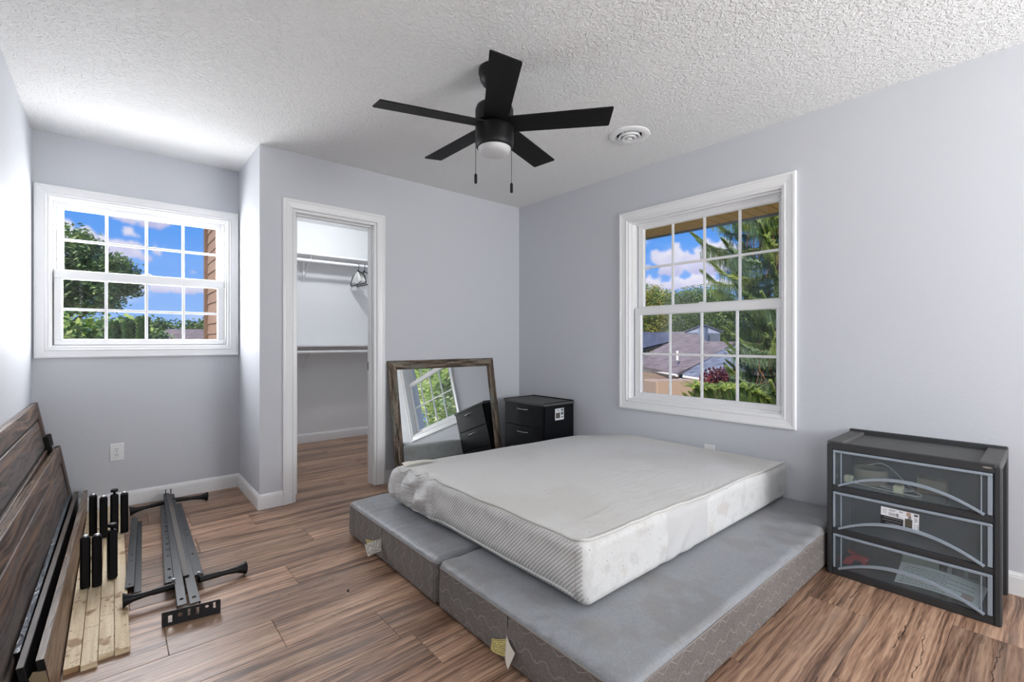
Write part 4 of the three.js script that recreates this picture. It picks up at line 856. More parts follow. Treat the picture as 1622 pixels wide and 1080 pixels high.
[[-0.1305, -0.0885, -2.165, 0, 'pale wooden bed slat closest to the brown side rail'], [-0.0868, -0.0438, -2.155, 0.27, 'pale wooden bed slat second from the brown side rail, its front end nearest the camera'], [-0.0425, 0.0005, -2.19, 0.3, 'pale wooden bed slat third from the brown side rail'], [0.0022, 0.0448, -2.183, 0.36, 'pale wooden bed slat on the open floor side of the four slats']].forEach(([x0, x1, z, cut, label], k) => {
  const t = thing('bed_slat', label, 'bed slat', [(x0 + x1) / 2, 0.0005, z], undefined), w = (x1 - x0) / 2;
  t.rotation.y = [0.0006, 0.0004, 0.0003, 0.0004][k];
  const far = -1.93 + (z + 2.165);
  if (cut) { mesh('slat_board', span(-w, w, 0, 0.02, -1.93, -cut - 0.0008, 0.0012, 'z', k * 0.23, k * 0.07), M.pine, t); mesh('slat_board', span(-w, w, 0, 0.02, -cut + 0.0008, 0, 0.0012, 'z', k * 0.4 + 0.5, k * 0.1), M.pine, t); }
  else mesh('slat_board', span(-w, w, 0, 0.02, -1.93, 0, 0.0012, 'z', k * 0.23, k * 0.07), M.pine, t);
  mesh('staple', bar([w * 0.1, 0.0198, -0.012], [w * 0.1, 0.0206, -0.012], 0.0018), M.blackMetal, t);
});
// black support legs standing on the slats
M.legBlack = phys({ color: new THREE.Color(0.003, 0.0031, 0.004), roughness: 0.5, specularIntensity: 0.4 });
function supportLeg(label, x, z, knob, yaw) {
  const t = thing('support_leg', label, 'bed leg', [x, 0.0212, z], 'black legs standing on the slats');
  t.rotation.y = yaw;
  mesh('post', cbox(0.035, 0.226, 0.035, 0, 0.113, 0, 0.006), M.legBlack, t);
  if (knob) { mesh('glide', lathe([[0, 0.226], [0.006, 0.226], [0.006, 0.24], [0.017, 0.242], [0.018, 0.25], [0.014, 0.256], [0, 0.257]], 18), M.black, t); }
  else mesh('bolt', lathe([[0, 0.226], [0.011, 0.226], [0.013, 0.231], [0.008, 0.236], [0, 0.237]], 14), M.steel, t);
  return t;
}
supportLeg('black square bed leg, front row, closest to the brown side rail', -0.0975, -2.825, false, 0.1);
supportLeg('black square bed leg, middle of the three in the front row', -0.058, -2.812, false, -0.05);
supportLeg('black square bed leg with a round glide, front row by the steel rails', -0.006, -2.857, true, 0.2);
supportLeg('black square bed leg, back row, closest to the brown side rail', -0.09, -3.562, false, 0.05);
supportLeg('black square bed leg, back row, second from the brown side rail', -0.044, -3.482, false, 0.0);
supportLeg('black square bed leg with a round glide, back row', 0.002, -3.51, true, 0.1);
supportLeg('black square bed leg, back row, closest to the steel rails', 0.046, -3.497, false, -0.05);
// steel pieces on the floor
function holedStrip(a, b, w, th, holes, up) {                 // flat strip from a to b with a row of holes, lying flat
  const A = V(...a), B = V(...b), L = A.distanceTo(B);
  const g = extrude([[0, -w / 2], [L, -w / 2], [L, w / 2], [0, w / 2]], th, 0.0004, holes.map(([s, r, e]) => oval(s * L, 0, r * (e ?? 1), r, 10))).rotateX(-Math.PI / 2);
  const m = new THREE.Matrix4().makeBasis(B.clone().sub(A).normalize(), V(0, 1, 0), B.clone().sub(A).normalize().cross(V(0, 1, 0)));
  return g.applyMatrix4(m).translate(...a);
}
function wall3(a, b, h, th) { const A = V(...a), B = V(...b), d = B.clone().sub(A), g = cbox(d.length(), h, th, 0, 0, 0, 0.0006); g.rotateY(-Math.atan2(d.z, d.x)); return g.translate((A.x + B.x) / 2, a[1] + h / 2, (A.z + B.z) / 2); }
{
  const t = thing('angle_iron', 'short black steel angle iron lying on the floor next to the pale slats', 'angle iron', [0.078, 0, -3.2]);
  const o = ([x, y, z]) => [x - 0.078, y, z + 3.2];
  mesh('flange', holedStrip(o([0.098, 0.028, -3.72]), o([0.052, 0.028, -2.68]), 0.03, 0.003, [[0.24, 0.004], [0.36, 0.004], [0.62, 0.004], [0.7, 0.004], [0.97, 0.005]]), M.blackMetal, t);
  mesh('web', wall3(o([0.112, 0.001, -3.715]), o([0.067, 0.001, -2.68]), 0.029, 0.003), M.blackMetal, t);
  mesh('lower_flange', holedStrip(o([0.119, 0.001, -3.71]), o([0.078, 0.001, -2.672]), 0.03, 0.002, []), M.blackMetal, t);
}
{
  const t = thing('steel_support_frame', 'folded black steel bed support with flared feet and a slotted end plate on the floor', 'bed frame', [0.25, 0, -3.1]);
  const o = ([x, y, z]) => [x - 0.25, y, z + 3.1];
  const row = (n, a, b, r) => Array.from({ length: n }, (_, k) => [lerp(a, b, k / (n - 1)), r * (k % 3 ? 1 : 1.4), 1.2]);
  const rail = (n, a, b, w, y, holes, side) => {
    const r = mesh(n, holedStrip(o([a[0], y, a[1]]), o([b[0], y, b[1]]), w, 0.003, holes), M.blackMetal, t);
    mesh('rail_web', wall3(o([a[0] + side * w / 2, y - 0.03, a[1]]), o([b[0] + side * w / 2, y - 0.03, b[1]]), 0.033, 0.003), M.blackMetal, r);
    return r;
  };
  rail('support_rail', [0.248, -3.78], [0.19, -2.56], 0.036, 0.052, [[0.14, 0.005], [0.3, 0.004], [0.36, 0.006, 1.4], [0.43, 0.007, 1.3], [0.53, 0.006], [0.6, 0.007], [0.67, 0.007], [0.74, 0.006], [0.88, 0.007, 1.4], [0.96, 0.007, 1.4]], -1);
  rail('support_rail', [0.322, -3.76], [0.296, -2.56], 0.032, 0.052, [[0.07, 0.005], [0.16, 0.005], [0.24, 0.005], [0.3, 0.003], [0.36, 0.003], [0.46, 0.006, 1.3], [0.54, 0.007, 1.3], [0.78, 0.006, 1.3]], 1);
  rail('center_rail', [0.278, -4.03], [0.209, -2.285], 0.03, 0.062, [[0.97, 0.008, 1.3]], -1);
  rail('center_rail', [0.3, -4.0], [0.252, -2.28], 0.034, 0.058, [[0.97, 0.008, 1.3], [0.8, 0.003]], 1);
  mesh('rail_liner', holedStrip(o([0.287, 0.067, -3.98]), o([0.248, 0.067, -2.55]), 0.022, 0.003, []), std({ color: 0x5a5450, roughness: 0.6, metalness: 0.2 }), t);
  // end plate with slots
  const slots = [[0.02, 0.034, 0.012, 0.04], [0.052, 0.068, 0.02, 0.046], [0.084, 0.094, 0.02, 0.048], [0.112, 0.122, 0.018, 0.046], [0.142, 0.156, 0.03, 0.05], [0.17, 0.179, 0.026, 0.05]];
  const pl = extrude([[0.002, 0], [0.194, 0], [0.196, 0.002], [0.196, 0.053], [0.193, 0.056], [0.003, 0.056], [0, 0.053], [0, 0.002]], 0.003, 0.0004, slots.map(([a, b, y0, y1], k) => (k % 3 === 1 ? oval((a + b) / 2, (y0 + y1) / 2, (b - a) / 2, (y1 - y0) / 2 - 0.004, 12) : [[a, y0], [b, y0], [b, y1], [a, y1]])));
  pl.rotateY(-Math.atan2(0.034, 0.192)).translate(...o([0.143, 0.001, -2.286]));
  mesh('end_plate', pl, M.blackMetal, t);
  const leg = (a, b) => {
    const A = V(...o(a)), B = V(...o(b)), L = A.distanceTo(B);
    const g = lathe([[0, 0], [0.014, 0], [0.0145, L * 0.02], [0.0125, L * 0.45], [0.011, L * 0.46], [0.0115, L * 0.62], [0.015, L * 0.8], [0.023, L * 0.93], [0.03, L * 0.985], [0.03, L], [0, L]], 20);
    g.applyQuaternion(new THREE.Quaternion().setFromUnitVectors(V(0, 1, 0), B.sub(A).normalize())).translate(A.x, A.y, A.z);
    mesh('flared_leg', g, M.black, t);
  };
  leg([0.206, 0.053, -2.51], [0.027, 0.0515, -2.508]);
  leg([0.29, 0.05, -2.512], [0.482, 0.033, -2.545]);
  leg([0.272, 0.052, -3.86], [0.078, 0.031, -3.868]);
  leg([0.3, 0.052, -3.87], [0.5, 0.031, -3.89]);
  mesh('hinge_bolt', [bar(o([0.2, 0.05, -2.53]), o([0.2, 0.078, -2.53]), 0.006)], M.steel, t);
  mesh('hinge_bolt', [bar(o([0.293, 0.05, -2.53]), o([0.293, 0.078, -2.53]), 0.006)], M.steel, t);
  mesh('locating_pin', [bar(o([0.272, 0.06, -4.0]), o([0.272, 0.1, -4.0]), 0.003)], M.blackMetal, t);
  mesh('locating_pin', [bar(o([0.3, 0.06, -3.99]), o([0.3, 0.1, -3.99]), 0.003)], M.blackMetal, t);
}
// crumbs on the floor
[[0.8, -2.07, 0.006, 0x1c1714, 'small dark crumb on the floor in front of the grey box springs'], [0.79, -2.05, 0.003, 0xd8cfc0, 'tiny pale chip on the floor beside a dark crumb'], [0.9, -1.75, 0.003, 0xd8cfc0, 'tiny pale chip on the floor close to the box spring corner'], [0.156, -2.98, 0.004, 0xe4e0d8, 'tiny white chip on the floor between angle iron and steel support']].forEach(([x, z, r, c, label]) => {
  const g = new THREE.IcosahedronGeometry(r, 1).scale(1.4, 0.6, 0.9).rotateY(x * 9);
  tag(mesh('floor_crumb', g, std({ color: c, roughness: 0.8 })), label, 'crumb').position.set(x, r * 0.55, z);
});

// ---------------------------------------------------------------- outdoors
const shingle = (base, amp, s) => canvasTex(512, 512, (u, v) => {
  const row = Math.floor(v * 16), x = u * 10 + (row % 2) * 0.5 + hash2(row, 1, s) * 0.4, id = hash2(Math.floor(((x % 10) + 10) % 10), row, s), g = (fbm(u * 160, v * 160, 160, 160, s, 2) - 0.5) * amp;
  const k = 0.84 + id * 0.3;
  return base.map((b) => b * k + g);
}, 3.2, 2.3);
M.shingleBrown = std({ map: shingle([122, 112, 111], 36, 501), roughness: 0.95 });
M.shingleSlate = std({ map: shingle([72, 80, 98], 26, 511), roughness: 0.9 });
M.shingleGrey = std({ map: shingle([112, 120, 134], 18, 521), roughness: 0.9 });
const lapTex = (c) => canvasTex(64, 256, (u, v) => { const k = 1 + (fbm(u * 12, v * 40, 12, 40, 531, 2) - 0.5) * 0.08; return c.map((x) => x * k); }, 2, 1.2);
const lapBump = canvasTex(16, 256, (u, v) => { const t = 255 * (1 - (v * 8) % 1); return [t, t, t]; }, 2, 1.2, { srgb: false });
M.lapCream = std({ map: lapTex([186, 160, 140]), bumpMap: lapBump, bumpScale: 0.03, roughness: 0.85 });
M.lapBlue = std({ map: lapTex([136, 148, 170]), bumpMap: lapBump, bumpScale: 0.03, roughness: 0.85 });
M.white = std({ color: 0xe6e4e0, roughness: 0.6 });
M.trimBlue = std({ color: 0x39424f, roughness: 0.7 });
// a flat polygon given a thickness downwards
function slab(pts, thick, uvTurn = 0) {
  const n = pts.length, T = [], U = [], c = Math.cos(uvTurn), s = Math.sin(uvTurn), uv = (p) => [p[0] * c + p[2] * s, (-p[0] * s + p[2] * c) * 1.05 + p[1]];
  for (let i = 1; i < n - 1; i++) {
    for (const q of [[0, i, i + 1]]) {
      const [a, b, e] = q.map((k) => V(...pts[k])), nn = b.clone().sub(a).cross(e.clone().sub(a)), order = nn.y >= 0 ? q : [q[0], q[2], q[1]];
      for (const k of order) { T.push(...pts[k]); U.push(...uv(pts[k])); }
      for (const k of [...order].reverse()) { T.push(pts[k][0], pts[k][1] - thick, pts[k][2]); U.push(...uv(pts[k])); }
    }
  }
  for (let i = 0; i < n; i++) {
    const a = pts[i], b = pts[(i + 1) % n], a2 = [a[0], a[1] - thick, a[2]], b2 = [b[0], b[1] - thick, b[2]];
    for (const q of [a, a2, b2, a, b2, b]) { T.push(...q); U.push(q[0] + q[2], q[1]); }
  }
  return fromTris(T, U);
}
function wallPanel(a, b, y0, y1, th) {      // upright wall from a to b (plan points)
  const L = Math.hypot(b[0] - a[0], b[1] - a[1]), g = wallBox(0, L, y0, y1, -th, 0);
  return g.rotateY(-Math.atan2(b[1] - a[1], b[0] - a[0])).translate(a[0], 0, a[1]);
}
const GROUND = -3.1;
const lawnTex = canvasTex(512, 512, (u, v) => { const t = fbm(u * 120, v * 120, 120, 120, 541, 3), b = fbm(u * 8, v * 8, 8, 8, 543, 3); return mix3([104, 102, 66], [160, 150, 104], clamp(t * 0.8 + b * 0.4 - 0.1)); }, 6, 6);
struct('ground', wallBox(-90, 110, GROUND - 0.4, GROUND, -120, 60), std({ map: lawnTex, roughness: 1 }));

// outside of this house: soffit boards over the large window, lap siding of the closet wing beside the small window
const boardTex = canvasTex(256, 256, (u, v) => { const t = (fbm(u * 90, v * 90, 90, 90, 551, 2) - 0.5) * 46; return [246 + t * 0.2, 200 + t * 0.5, 134 + t * 0.5]; }, 0.4, 0.4);
M.soffit = std({ map: boardTex, roughness: 0.85 });
const sidingTex = canvasTex(256, 256, (u, v) => { const t = (fbm(u * 8, v * 80, 8, 80, 561, 3) - 0.5) * 26; return [142 + t, 116 + t, 98 + t]; }, 0.6, 0.3);
M.siding = std({ map: sidingTex, roughness: 0.8 });
{
  const s = structGroup('soffit');
  const g = span(XR + TW, 3.83, 2.1, 2.118, -0.0438, 0.0438, 0.003, 'x');
  for (let k = 0; k < 52; k++) mesh('soffit_board', g, M.soffit, s).position.z = -1.678 + (k - 32) * 0.0955;
  mesh('soffit_backing', span(XR + TW, 3.83, 2.12, 2.14, -4.8, 0.3, 0.002), M.dark, s);
  mesh('fascia', span(3.832, 3.856, 2.085, 2.26, -4.9, 1.2, 0.003), std({ color: 0x8c95a4, roughness: 0.6 }), s);
  mesh('roof_edge', wallBox(XR + TW, 3.9, 2.262, 2.4, -6, 1.4), M.shingleBrown, s);
  const w = structGroup('siding');
  const sg = new THREE.BufferGeometry();
  const board = cbox(0.012, 0.118, 1.27, 0, 0, 0, 0.002, 'z');
  board.rotateZ(-0.1);
  for (let k = 0; k < 34; k++) mesh('siding_board', board, M.siding, w).position.set(XA - 0.013, -0.55 + k * 0.1, -4.925);
  mesh('sheathing', wallBox(XA - 0.008, XA + 0.062, -3, 2.9, ZC - TW, ZA - TW), M.siding, w);
  mesh('corner_post', span(XA - 0.05, XA + 0.05, -3, 2.9, ZC - TW - 0.045, ZC - TW + 0.012, 0.004), std({ color: 0x6e5645, roughness: 0.8 }), w);
  for (const y of [1.28, 1.62]) mesh('cable_clip', tube([[XA - 0.02, y, -4.5], [XA - 0.05, y, -4.5], [XA - 0.05, y - 0.05, -4.5], [XA - 0.02, y - 0.05, -4.5]], 0.006, 14, 6), M.black, w);
}
// neighbouring house seen through the large window
{
  const h = thing('garage_house', 'low neighbouring house with a brown shingle roof and beige siding behind the spruce', 'house', [20, GROUND, -10]);
  const o = (p) => [p[0] - 20, p[1] - GROUND, p[2] + 10];
  const roof = mesh('main_roof', slab([[21.28, -0.1, -14.96], [18.65, -0.31, -10.76], [22.02, 0.34, -10.91], [24.38, 0.73, -11.39], [27.53, 1.1, -11.98], [27.32, 1.1, -16.11], [24.51, 0.49, -15.88]].map(o), 0.12, 0.95), M.shingleBrown, h);
  const pipe = mesh('vent_pipe', bar(o([20.6, 0.2, -11.85]), o([20.6, 0.66, -11.85]), 0.06, 0.06, 14), M.white, roof);
  mesh('front_roof', slab([[18.75, -0.29, -10.55], [18.99, -0.53, -9.03], [19.75, -0.55, -7.2], [24.37, 0.63, -9.0], [24.18, 0.74, -11.3], [21.92, 0.36, -10.86]].map(o), 0.12, 0.3), M.shingleGrey, h);
  mesh('gable_roof', slab([[23.18, 0.47, -10.7], [24.72, 1.02, -10.44], [24.33, 0.48, -9.0], [26.4, 0.8, -10.2]].map(o), 0.1), M.shingleBrown, h);
  mesh('gable_trim', bar(o([23.1, 0.5, -10.7]), o([24.66, 1.08, -10.42]), 0.07), M.lapBlue, h);
  mesh('gable_trim', bar(o([24.66, 1.08, -10.42]), o([24.3, 0.5, -9.0]), 0.07), M.lapBlue, h);
  const porch = mesh('porch_roof', slab([[17.05, -0.01, -8.44], [16.15, -0.38, -7.5], [17.06, -0.43, -5.6], [18.7, 0.02, -6.9]].map(o), 0.1), M.shingleBrown, h);
  mesh('gutter', bar(o([17.05, -0.03, -8.46]), o([16.12, -0.42, -7.48]), 0.1, 0.1, 10), M.white, porch);
  mesh('gutter', bar(o([20.78, -0.32, -13.9]), o([18.6, -0.38, -10.72]), 0.06), M.white, h);
  mesh('gutter', bar(o([18.7, -0.42, -10.5]), o([19.0, -0.62, -8.4]), 0.06), M.white, h);
  mesh('wall', [wallPanel([0.72, -4.0], [-1.18, -0.88], 0, GROUND * -1 - 0.42, 0.15)], M.lapCream, h);
  mesh('wall', [wallPanel([-1.15, -0.95], [-0.5, 2.4], 0, GROUND * -1 - 0.55, 0.15)], M.lapCream, h);
  mesh('downspout', bar(o([18.72, -0.5, -10.62]), o([18.72, -3.0, -10.62]), 0.07, 0.07, 8), M.white, h);
  mesh('wall_lamp', cbox(0.12, 0.28, 0.12, ...o([19.5, -0.85, -12.25]), 0.02), M.trimBlue, h);
}
{
  const h = thing('slate_house', 'farther house with dark slate roofs, a blue gable and a chimney', 'house', [31, GROUND, -18]);
  const o = (p) => [p[0] - 31, p[1] - GROUND, p[2] + 18];
  mesh('slate_roof', slab([[26.4, -0.07, -20.8], [28.3, 0.4, -19.4], [29.1, 0.9, -17.85], [29.2, 1.13, -17.2], [32.7, 1.82, -19.4], [32.09, 1.86, -23]].map(o), 0.14, 0.8), M.shingleSlate, h);
  mesh('rear_roof', slab([[29.57, 1.09, -18.13], [31.92, 1.09, -16.13], [38.03, 1.92, -20.11], [36.09, 1.92, -21.77]].map(o), 0.14, 0.9), M.shingleBrown, h);
  const gw = mesh('gable_wall', slab([[35.6, 1.84, -19.6], [36.6, 2.4, -18.7], [37.1, 1.8, -17.6], [37.1, 0.6, -17.6], [35.6, 0.6, -19.6]].map(o), 0.05), M.lapBlue, h);
  mesh('gable_trim', bar(o([35.5, 1.86, -19.75]), o([36.55, 2.46, -18.7]), 0.09), M.trimBlue, h);
  mesh('gable_trim', bar(o([36.55, 2.46, -18.7]), o([37.2, 1.8, -17.4]), 0.09), M.trimBlue, h);
  const ch = mesh('chimney', span(...o([35.3, 0, -18.4]).filter((_, i) => i === 0), o([35.9, 0, 0])[0], o([0, 0.9, 0])[1], o([0, 2.24, 0])[1], o([0, 0, -18.5])[2], o([0, 0, -18.0])[2], 0.02), M.lapBlue, h);
  mesh('chimney_cap', cbox(0.72, 0.06, 0.62, ...o([35.6, 2.27, -18.25]), 0.01), M.trimBlue, ch);
  mesh('wall', [wallPanel([-4.4, -2.6], [-2.0, 0.6], 0, 3.2, 0.2)], M.lapBlue, h);
}
{
  const h = thing('hip_roof_house', 'distant house with a brown hip roof beyond the small alcove window', 'house', [4.5, GROUND, -39]);
  const o = (p) => [p[0] - 4.5, p[1] - GROUND, p[2] + 39];
  mesh('hip_roof', slab([[1.75, 1.16, -37.6], [9, 1.16, -34.2], [9, 1.98, -37.6], [2.88, 1.98, -41.2]].map(o), 0.15, 0.4), M.shingleBrown, h);
  mesh('hip_roof', slab([[1.75, 1.16, -37.6], [2.88, 1.98, -41.2], [3.4, 1.1, -45]].map(o), 0.15, 2), M.shingleBrown, h);
  mesh('wall', [wallPanel([-2.5, 1.2], [4.5, 4.4], 0, 4.15, 0.2)], M.lapCream, h);
}
{
  const c = thing('covered_trailer', 'beige tarpaulin-covered trailer with a dark window parked beside the neighbouring house', 'trailer', [15.6, GROUND, -10.2]);
  const prof = [[-0.9, 0.7], [0.62, 0.7], [0.66, 1.9], [0.52, 2.5], [0.3, 2.68], [-0.9, 2.72]];
  const tarp = std({ color: 0xb09a88, roughness: 0.85 });
  mesh('tarp', extrude(prof, 1.6, 0.06).rotateY(0.95).translate(0, 0, 0), tarp, c);
  mesh('side_window', extrude([[-0.7, 1.6], [0.3, 1.6], [0.26, 2.1], [-0.1, 2.36], [-0.7, 2.38]], 0.02, 0.005).translate(0, 0, 1.665).rotateY(0.95), M.trimBlue, c);
  mesh('chassis', extrude([[-0.9, 0.45], [0.6, 0.45], [0.6, 0.68], [-0.9, 0.68]], 1.4).rotateY(0.95), M.dark, c);
  for (const x of [-0.5, 0.2]) mesh('wheel', lathe([[0.05, 0], [0.28, 0], [0.31, 0.03], [0.31, 0.17], [0.28, 0.2], [0.05, 0.2]], 24).rotateX(Math.PI / 2).translate(x, 0.31, 1.5).rotateY(0.95), M.black, c);
}
// ---- trees
const leafM = phys({ color: 0xffffff, roughness: 0.75, transmission: 0.35, thickness: 0, side: THREE.DoubleSide });
const barkM = std({ color: 0x51443a, roughness: 0.95 });
function leafBunch(n, size, spread, slim = 0.55) {
  const T = [];
  for (let k = 0; k < n; k++) {
    const c = V(rr(-1, 1), rr(-1, 1), rr(-1, 1)).multiplyScalar(spread), q = new THREE.Quaternion().setFromEuler(new THREE.Euler(rr(-0.9, 0.9), rr(0, 6.3), rr(-0.9, 0.9)));
    const P = [[-0.5, 0, 0], [0, 0.05, slim * 0.5], [0.5, 0, 0], [0, 0.05, -slim * 0.5]].map((p) => V(...p).multiplyScalar(size).applyQuaternion(q).add(c));
    for (const i of [0, 1, 2, 0, 2, 3]) T.push(P[i].x, P[i].y, P[i].z);
  }
  return fromTris(T);
}
const bunches = [leafBunch(12, 0.2, 0.26), leafBunch(14, 0.13, 0.2), leafBunch(12, 0.34, 0.42), leafBunch(16, 0.22, 0.36)];
function instances(name, geo, m, list, parent) {
  const im = new THREE.InstancedMesh(geo, m, list.length), q = new THREE.Object3D();
  list.forEach(({ p, r, s, c }, i) => { q.position.set(...p); q.rotation.set(...r); q.scale.setScalar(s); q.updateMatrix(); im.setMatrixAt(i, q.matrix); im.setColorAt(i, c); });
  im.name = name; im.userData.kind = 'stuff'; im.castShadow = im.receiveShadow = true; parent.add(im);
  return im;
}
function tint(list, spread) { const a = new THREE.Color(list[0]), b = new THREE.Color(list[1]); return a.lerp(b, rnd()).multiplyScalar(rr(1 - spread, 1 + spread)); }
// crown: list of [x, y, z, rx, ry, rz, share] lobes relative to the foot of the trunk
function tree(name, label, foot, trunkH, trunkR, lobes, n, bunch, colors, group) {
  const t = thing(name, label, name.includes('shrub') ? 'shrub' : 'tree', foot, group);
  const top = lobes[0], list = [], limbs = [bar([0, -0.1, 0], [0, trunkH, 0], trunkR, trunkR * 0.7, 9)];
  for (const [x, y, z, rx, ry, rz, share = 1] of lobes) {
    limbs.push(bar([0, trunkH * 0.8, 0], [x, y, z], trunkR * 0.5, trunkR * 0.12, 6));
    for (let k = 0; k < n * share; k++) {
      const d = V(rr(-1, 1), rr(-1, 1), rr(-1, 1)); if (d.length() > 1) d.normalize().multiplyScalar(rr(0.7, 1));
      if (d.length() < 0.55 && rnd() < 0.6) d.normalize().multiplyScalar(rr(0.75, 1.03));
      list.push({ p: [x + d.x * rx, y + d.y * ry, z + d.z * rz], r: [rr(-0.5, 0.5), rr(0, 6.3), rr(-0.5, 0.5)], s: rr(0.7, 1.25), c: tint(colors[Math.floor(rnd() * colors.length)], 0.3) });
    }
  }
  mesh('trunk', limbs, barkM, t);
  instances('foliage', bunches[bunch], leafM, list, t);
  return t;
}
const GREEN = [['#557534', '#7c9a4a'], ['#668a40', '#98b45e'], ['#41632f', '#5f8042']], LIME = [['#9ab24e', '#c2d274'], ['#7a9c42', '#a4be5c'], ['#547c36', '#769a4c']], GOLD = [['#a8a43c', '#d0bc50'], ['#7a9440', '#a2b452'], ['#5c7c38', '#80a04c']], DEEP = [['#3a5c30', '#54763c'], ['#4b6e3a', '#698c4a']];
// through the small window
tree('broad_tree', 'tall dark green broadleaf tree filling the left panes of the small alcove window', [-2.4, GROUND, -29], 5, 0.3, [[0.7, 8.0, 0, 1.5, 1.35, 1.6, 1], [1.9, 7.3, 0.2, 1.45, 1.0, 1.4, 0.7], [0.0, 6.6, 0.4, 1.7, 1.1, 1.6, 0.7], [1.5, 6.3, 0.5, 1.35, 0.8, 1.3, 0.5], [-1.4, 7.9, 0, 1.7, 1.7, 1.7, 1], [-0.9, 5.6, 0.3, 1.8, 0.9, 1.6, 0.5], [2.7, 6.9, 0.0, 0.75, 0.5, 0.8, 0.2]], 620, 0, [['#6a8a4c', '#94b068'], ['#4f6e3a', '#6f8e50'], ['#8fac66', '#b0c884']]);
[[-1.9, -17.5, 1.5, 2.0, LIME, 'bright green shrub under the tall tree at the left of the small window'], [-0.6, -18.5, 1.6, 2.05, LIME, 'yellow-green shrub under the right side of the tall tree in the small window'], [0.35, -20.5, 1.15, 1.8, GREEN, 'mid green rounded shrub behind the pointed evergreens in the small window'], [1.75, -26, 1.1, 0.75, GREEN, 'darker rounded shrub beside the hip-roof house in the small window'], [-3.6, -17, 1.8, 1.8, GREEN, 'dark shrub at the far left edge of the small window']].forEach(([x, z, r, hgt, c, label]) => tree('round_shrub', label, [x, GROUND, z], 1.4, 0.1, [[0, 2.6 + (hgt - 1.6), 0, r, 2.0, r, 1], [0.5, 3.4 + (hgt - 1.6), 0.2, r * 0.7, 1.0, r * 0.7, 0.5]], 520, 0, c));
[[0.02, -15.6, 4.62, 'leftmost of the three pointed evergreens low in the small window'], [0.3, -15.45, 4.66, 'middle of the three pointed evergreens low in the small window'], [0.58, -15.3, 4.75, 'rightmost of the three pointed evergreens low in the small window']].forEach(([x, z, hgt, label]) => {
  const t = thing('pointed_evergreen', label, 'tree', [x, GROUND, z]), list = [];
  for (let k = 0; k < 900; k++) { const y = hgt * (1 - Math.pow(rnd(), 1.6)), r = (1 - y / hgt) * 0.42 * Math.sqrt(rr(0.4, 1)), a = rr(0, 6.28); list.push({ p: [Math.cos(a) * r, y, Math.sin(a) * r], r: [rr(-0.4, 0.4), a, rr(-0.4, 0.4)], s: rr(0.35, 0.6), c: tint(['#3f6a2e', '#6a9444'], 0.2) }); }
  mesh('trunk', bar([0, 0, 0], [0, hgt * 0.7, 0], 0.06, 0.02, 7), barkM, t);
  instances('foliage', bunches[1], leafM, list, t);
});
[[5.2, -58, 3.9, 'far round tree above the hip-roof house in the small window'], [9.5, -66, 4.8, 'farthest tree at the right pane of the small window'], [0.5, -55, 3.6, 'far tree behind the shrubs near the middle of the small window']].forEach(([x, z, r, label]) => tree('distant_tree', label, [x, GROUND, z], 2.6, 0.25, [[0, 4.0, 0, r, 2.5, r, 1], [r * 0.5, 5.0, 0, r * 0.5, 1.5, r * 0.5, 0.4]], 520, 2, GREEN));
// through the large window
[[44, -29.4, 10.0, 4.5, GOLD, 'gold-tinged broadleaf tree at the left pane of the large window'], [45.2, -23.6, 9.5, 4.0, GREEN, 'green broadleaf tree over the brown roof in the large window'], [57, -30, 8.4, 4.6, DEEP, 'dark tree line behind the slate roof in the large window'], [56, -21, 8.0, 4.4, DEEP, 'dark tree behind the blue gable in the large window'], [52, -12, 8.0, 4.4, DEEP, 'dark tree behind the spruce in the large window']].forEach(([x, z, top, r, c, label]) => tree('broad_tree', label, [x, GROUND, z], 3.4, 0.35, [[0, top - 2.8, 0, r, 2.9, r, 1], [-r * 0.5, top - 4.2, r * 0.3, r * 0.75, 2.2, r * 0.7, 0.6], [r * 0.55, top - 4.0, -r * 0.3, r * 0.7, 2.2, r * 0.7, 0.6], [0, top - 5.6, 0, r * 1.1, 2.0, r, 0.5]], 2600, 3, c));
tree('red_shrub', 'small dark red maple in front of the porch roof in the large window', [15.4, GROUND, -7.2], 2.2, 0.06, [[0, 2.75, 0, 0.65, 0.4, 0.6, 1], [0.3, 2.4, 0.2, 0.5, 0.35, 0.5, 0.6]], 260, 1, [['#5c1f2c', '#8a3a48'], ['#46202a', '#6b2c38']]);
// trees that the leaning mirror shows through the large window
[[9.2, 7.2, 'bright green tree outside the large window, seen only in the leaning mirror'], [12.4, 10.2, 'taller lime green tree farther out, seen only in the leaning mirror'], [6.6, 11.5, 'lime green tree at the right side of the mirror reflection']].forEach(([x, z, label]) => tree('leafy_tree', label, [x, GROUND, z], 3, 0.2, [[0, 5.6, 0, 2.4, 2.6, 2.4, 1.2], [-0.6, 3.6, 1.2, 2.0, 1.7, 1.8, 0.9], [0.4, 4.0, -1.2, 2.0, 1.8, 1.8, 0.9], [-0.2, 7.6, 0.4, 1.8, 1.6, 1.8, 0.7]], 800, 0, [['#dcea9e', '#f2f6c8'], ['#c2da84', '#dfeaac'], ['#98ba66', '#bed68a']]));
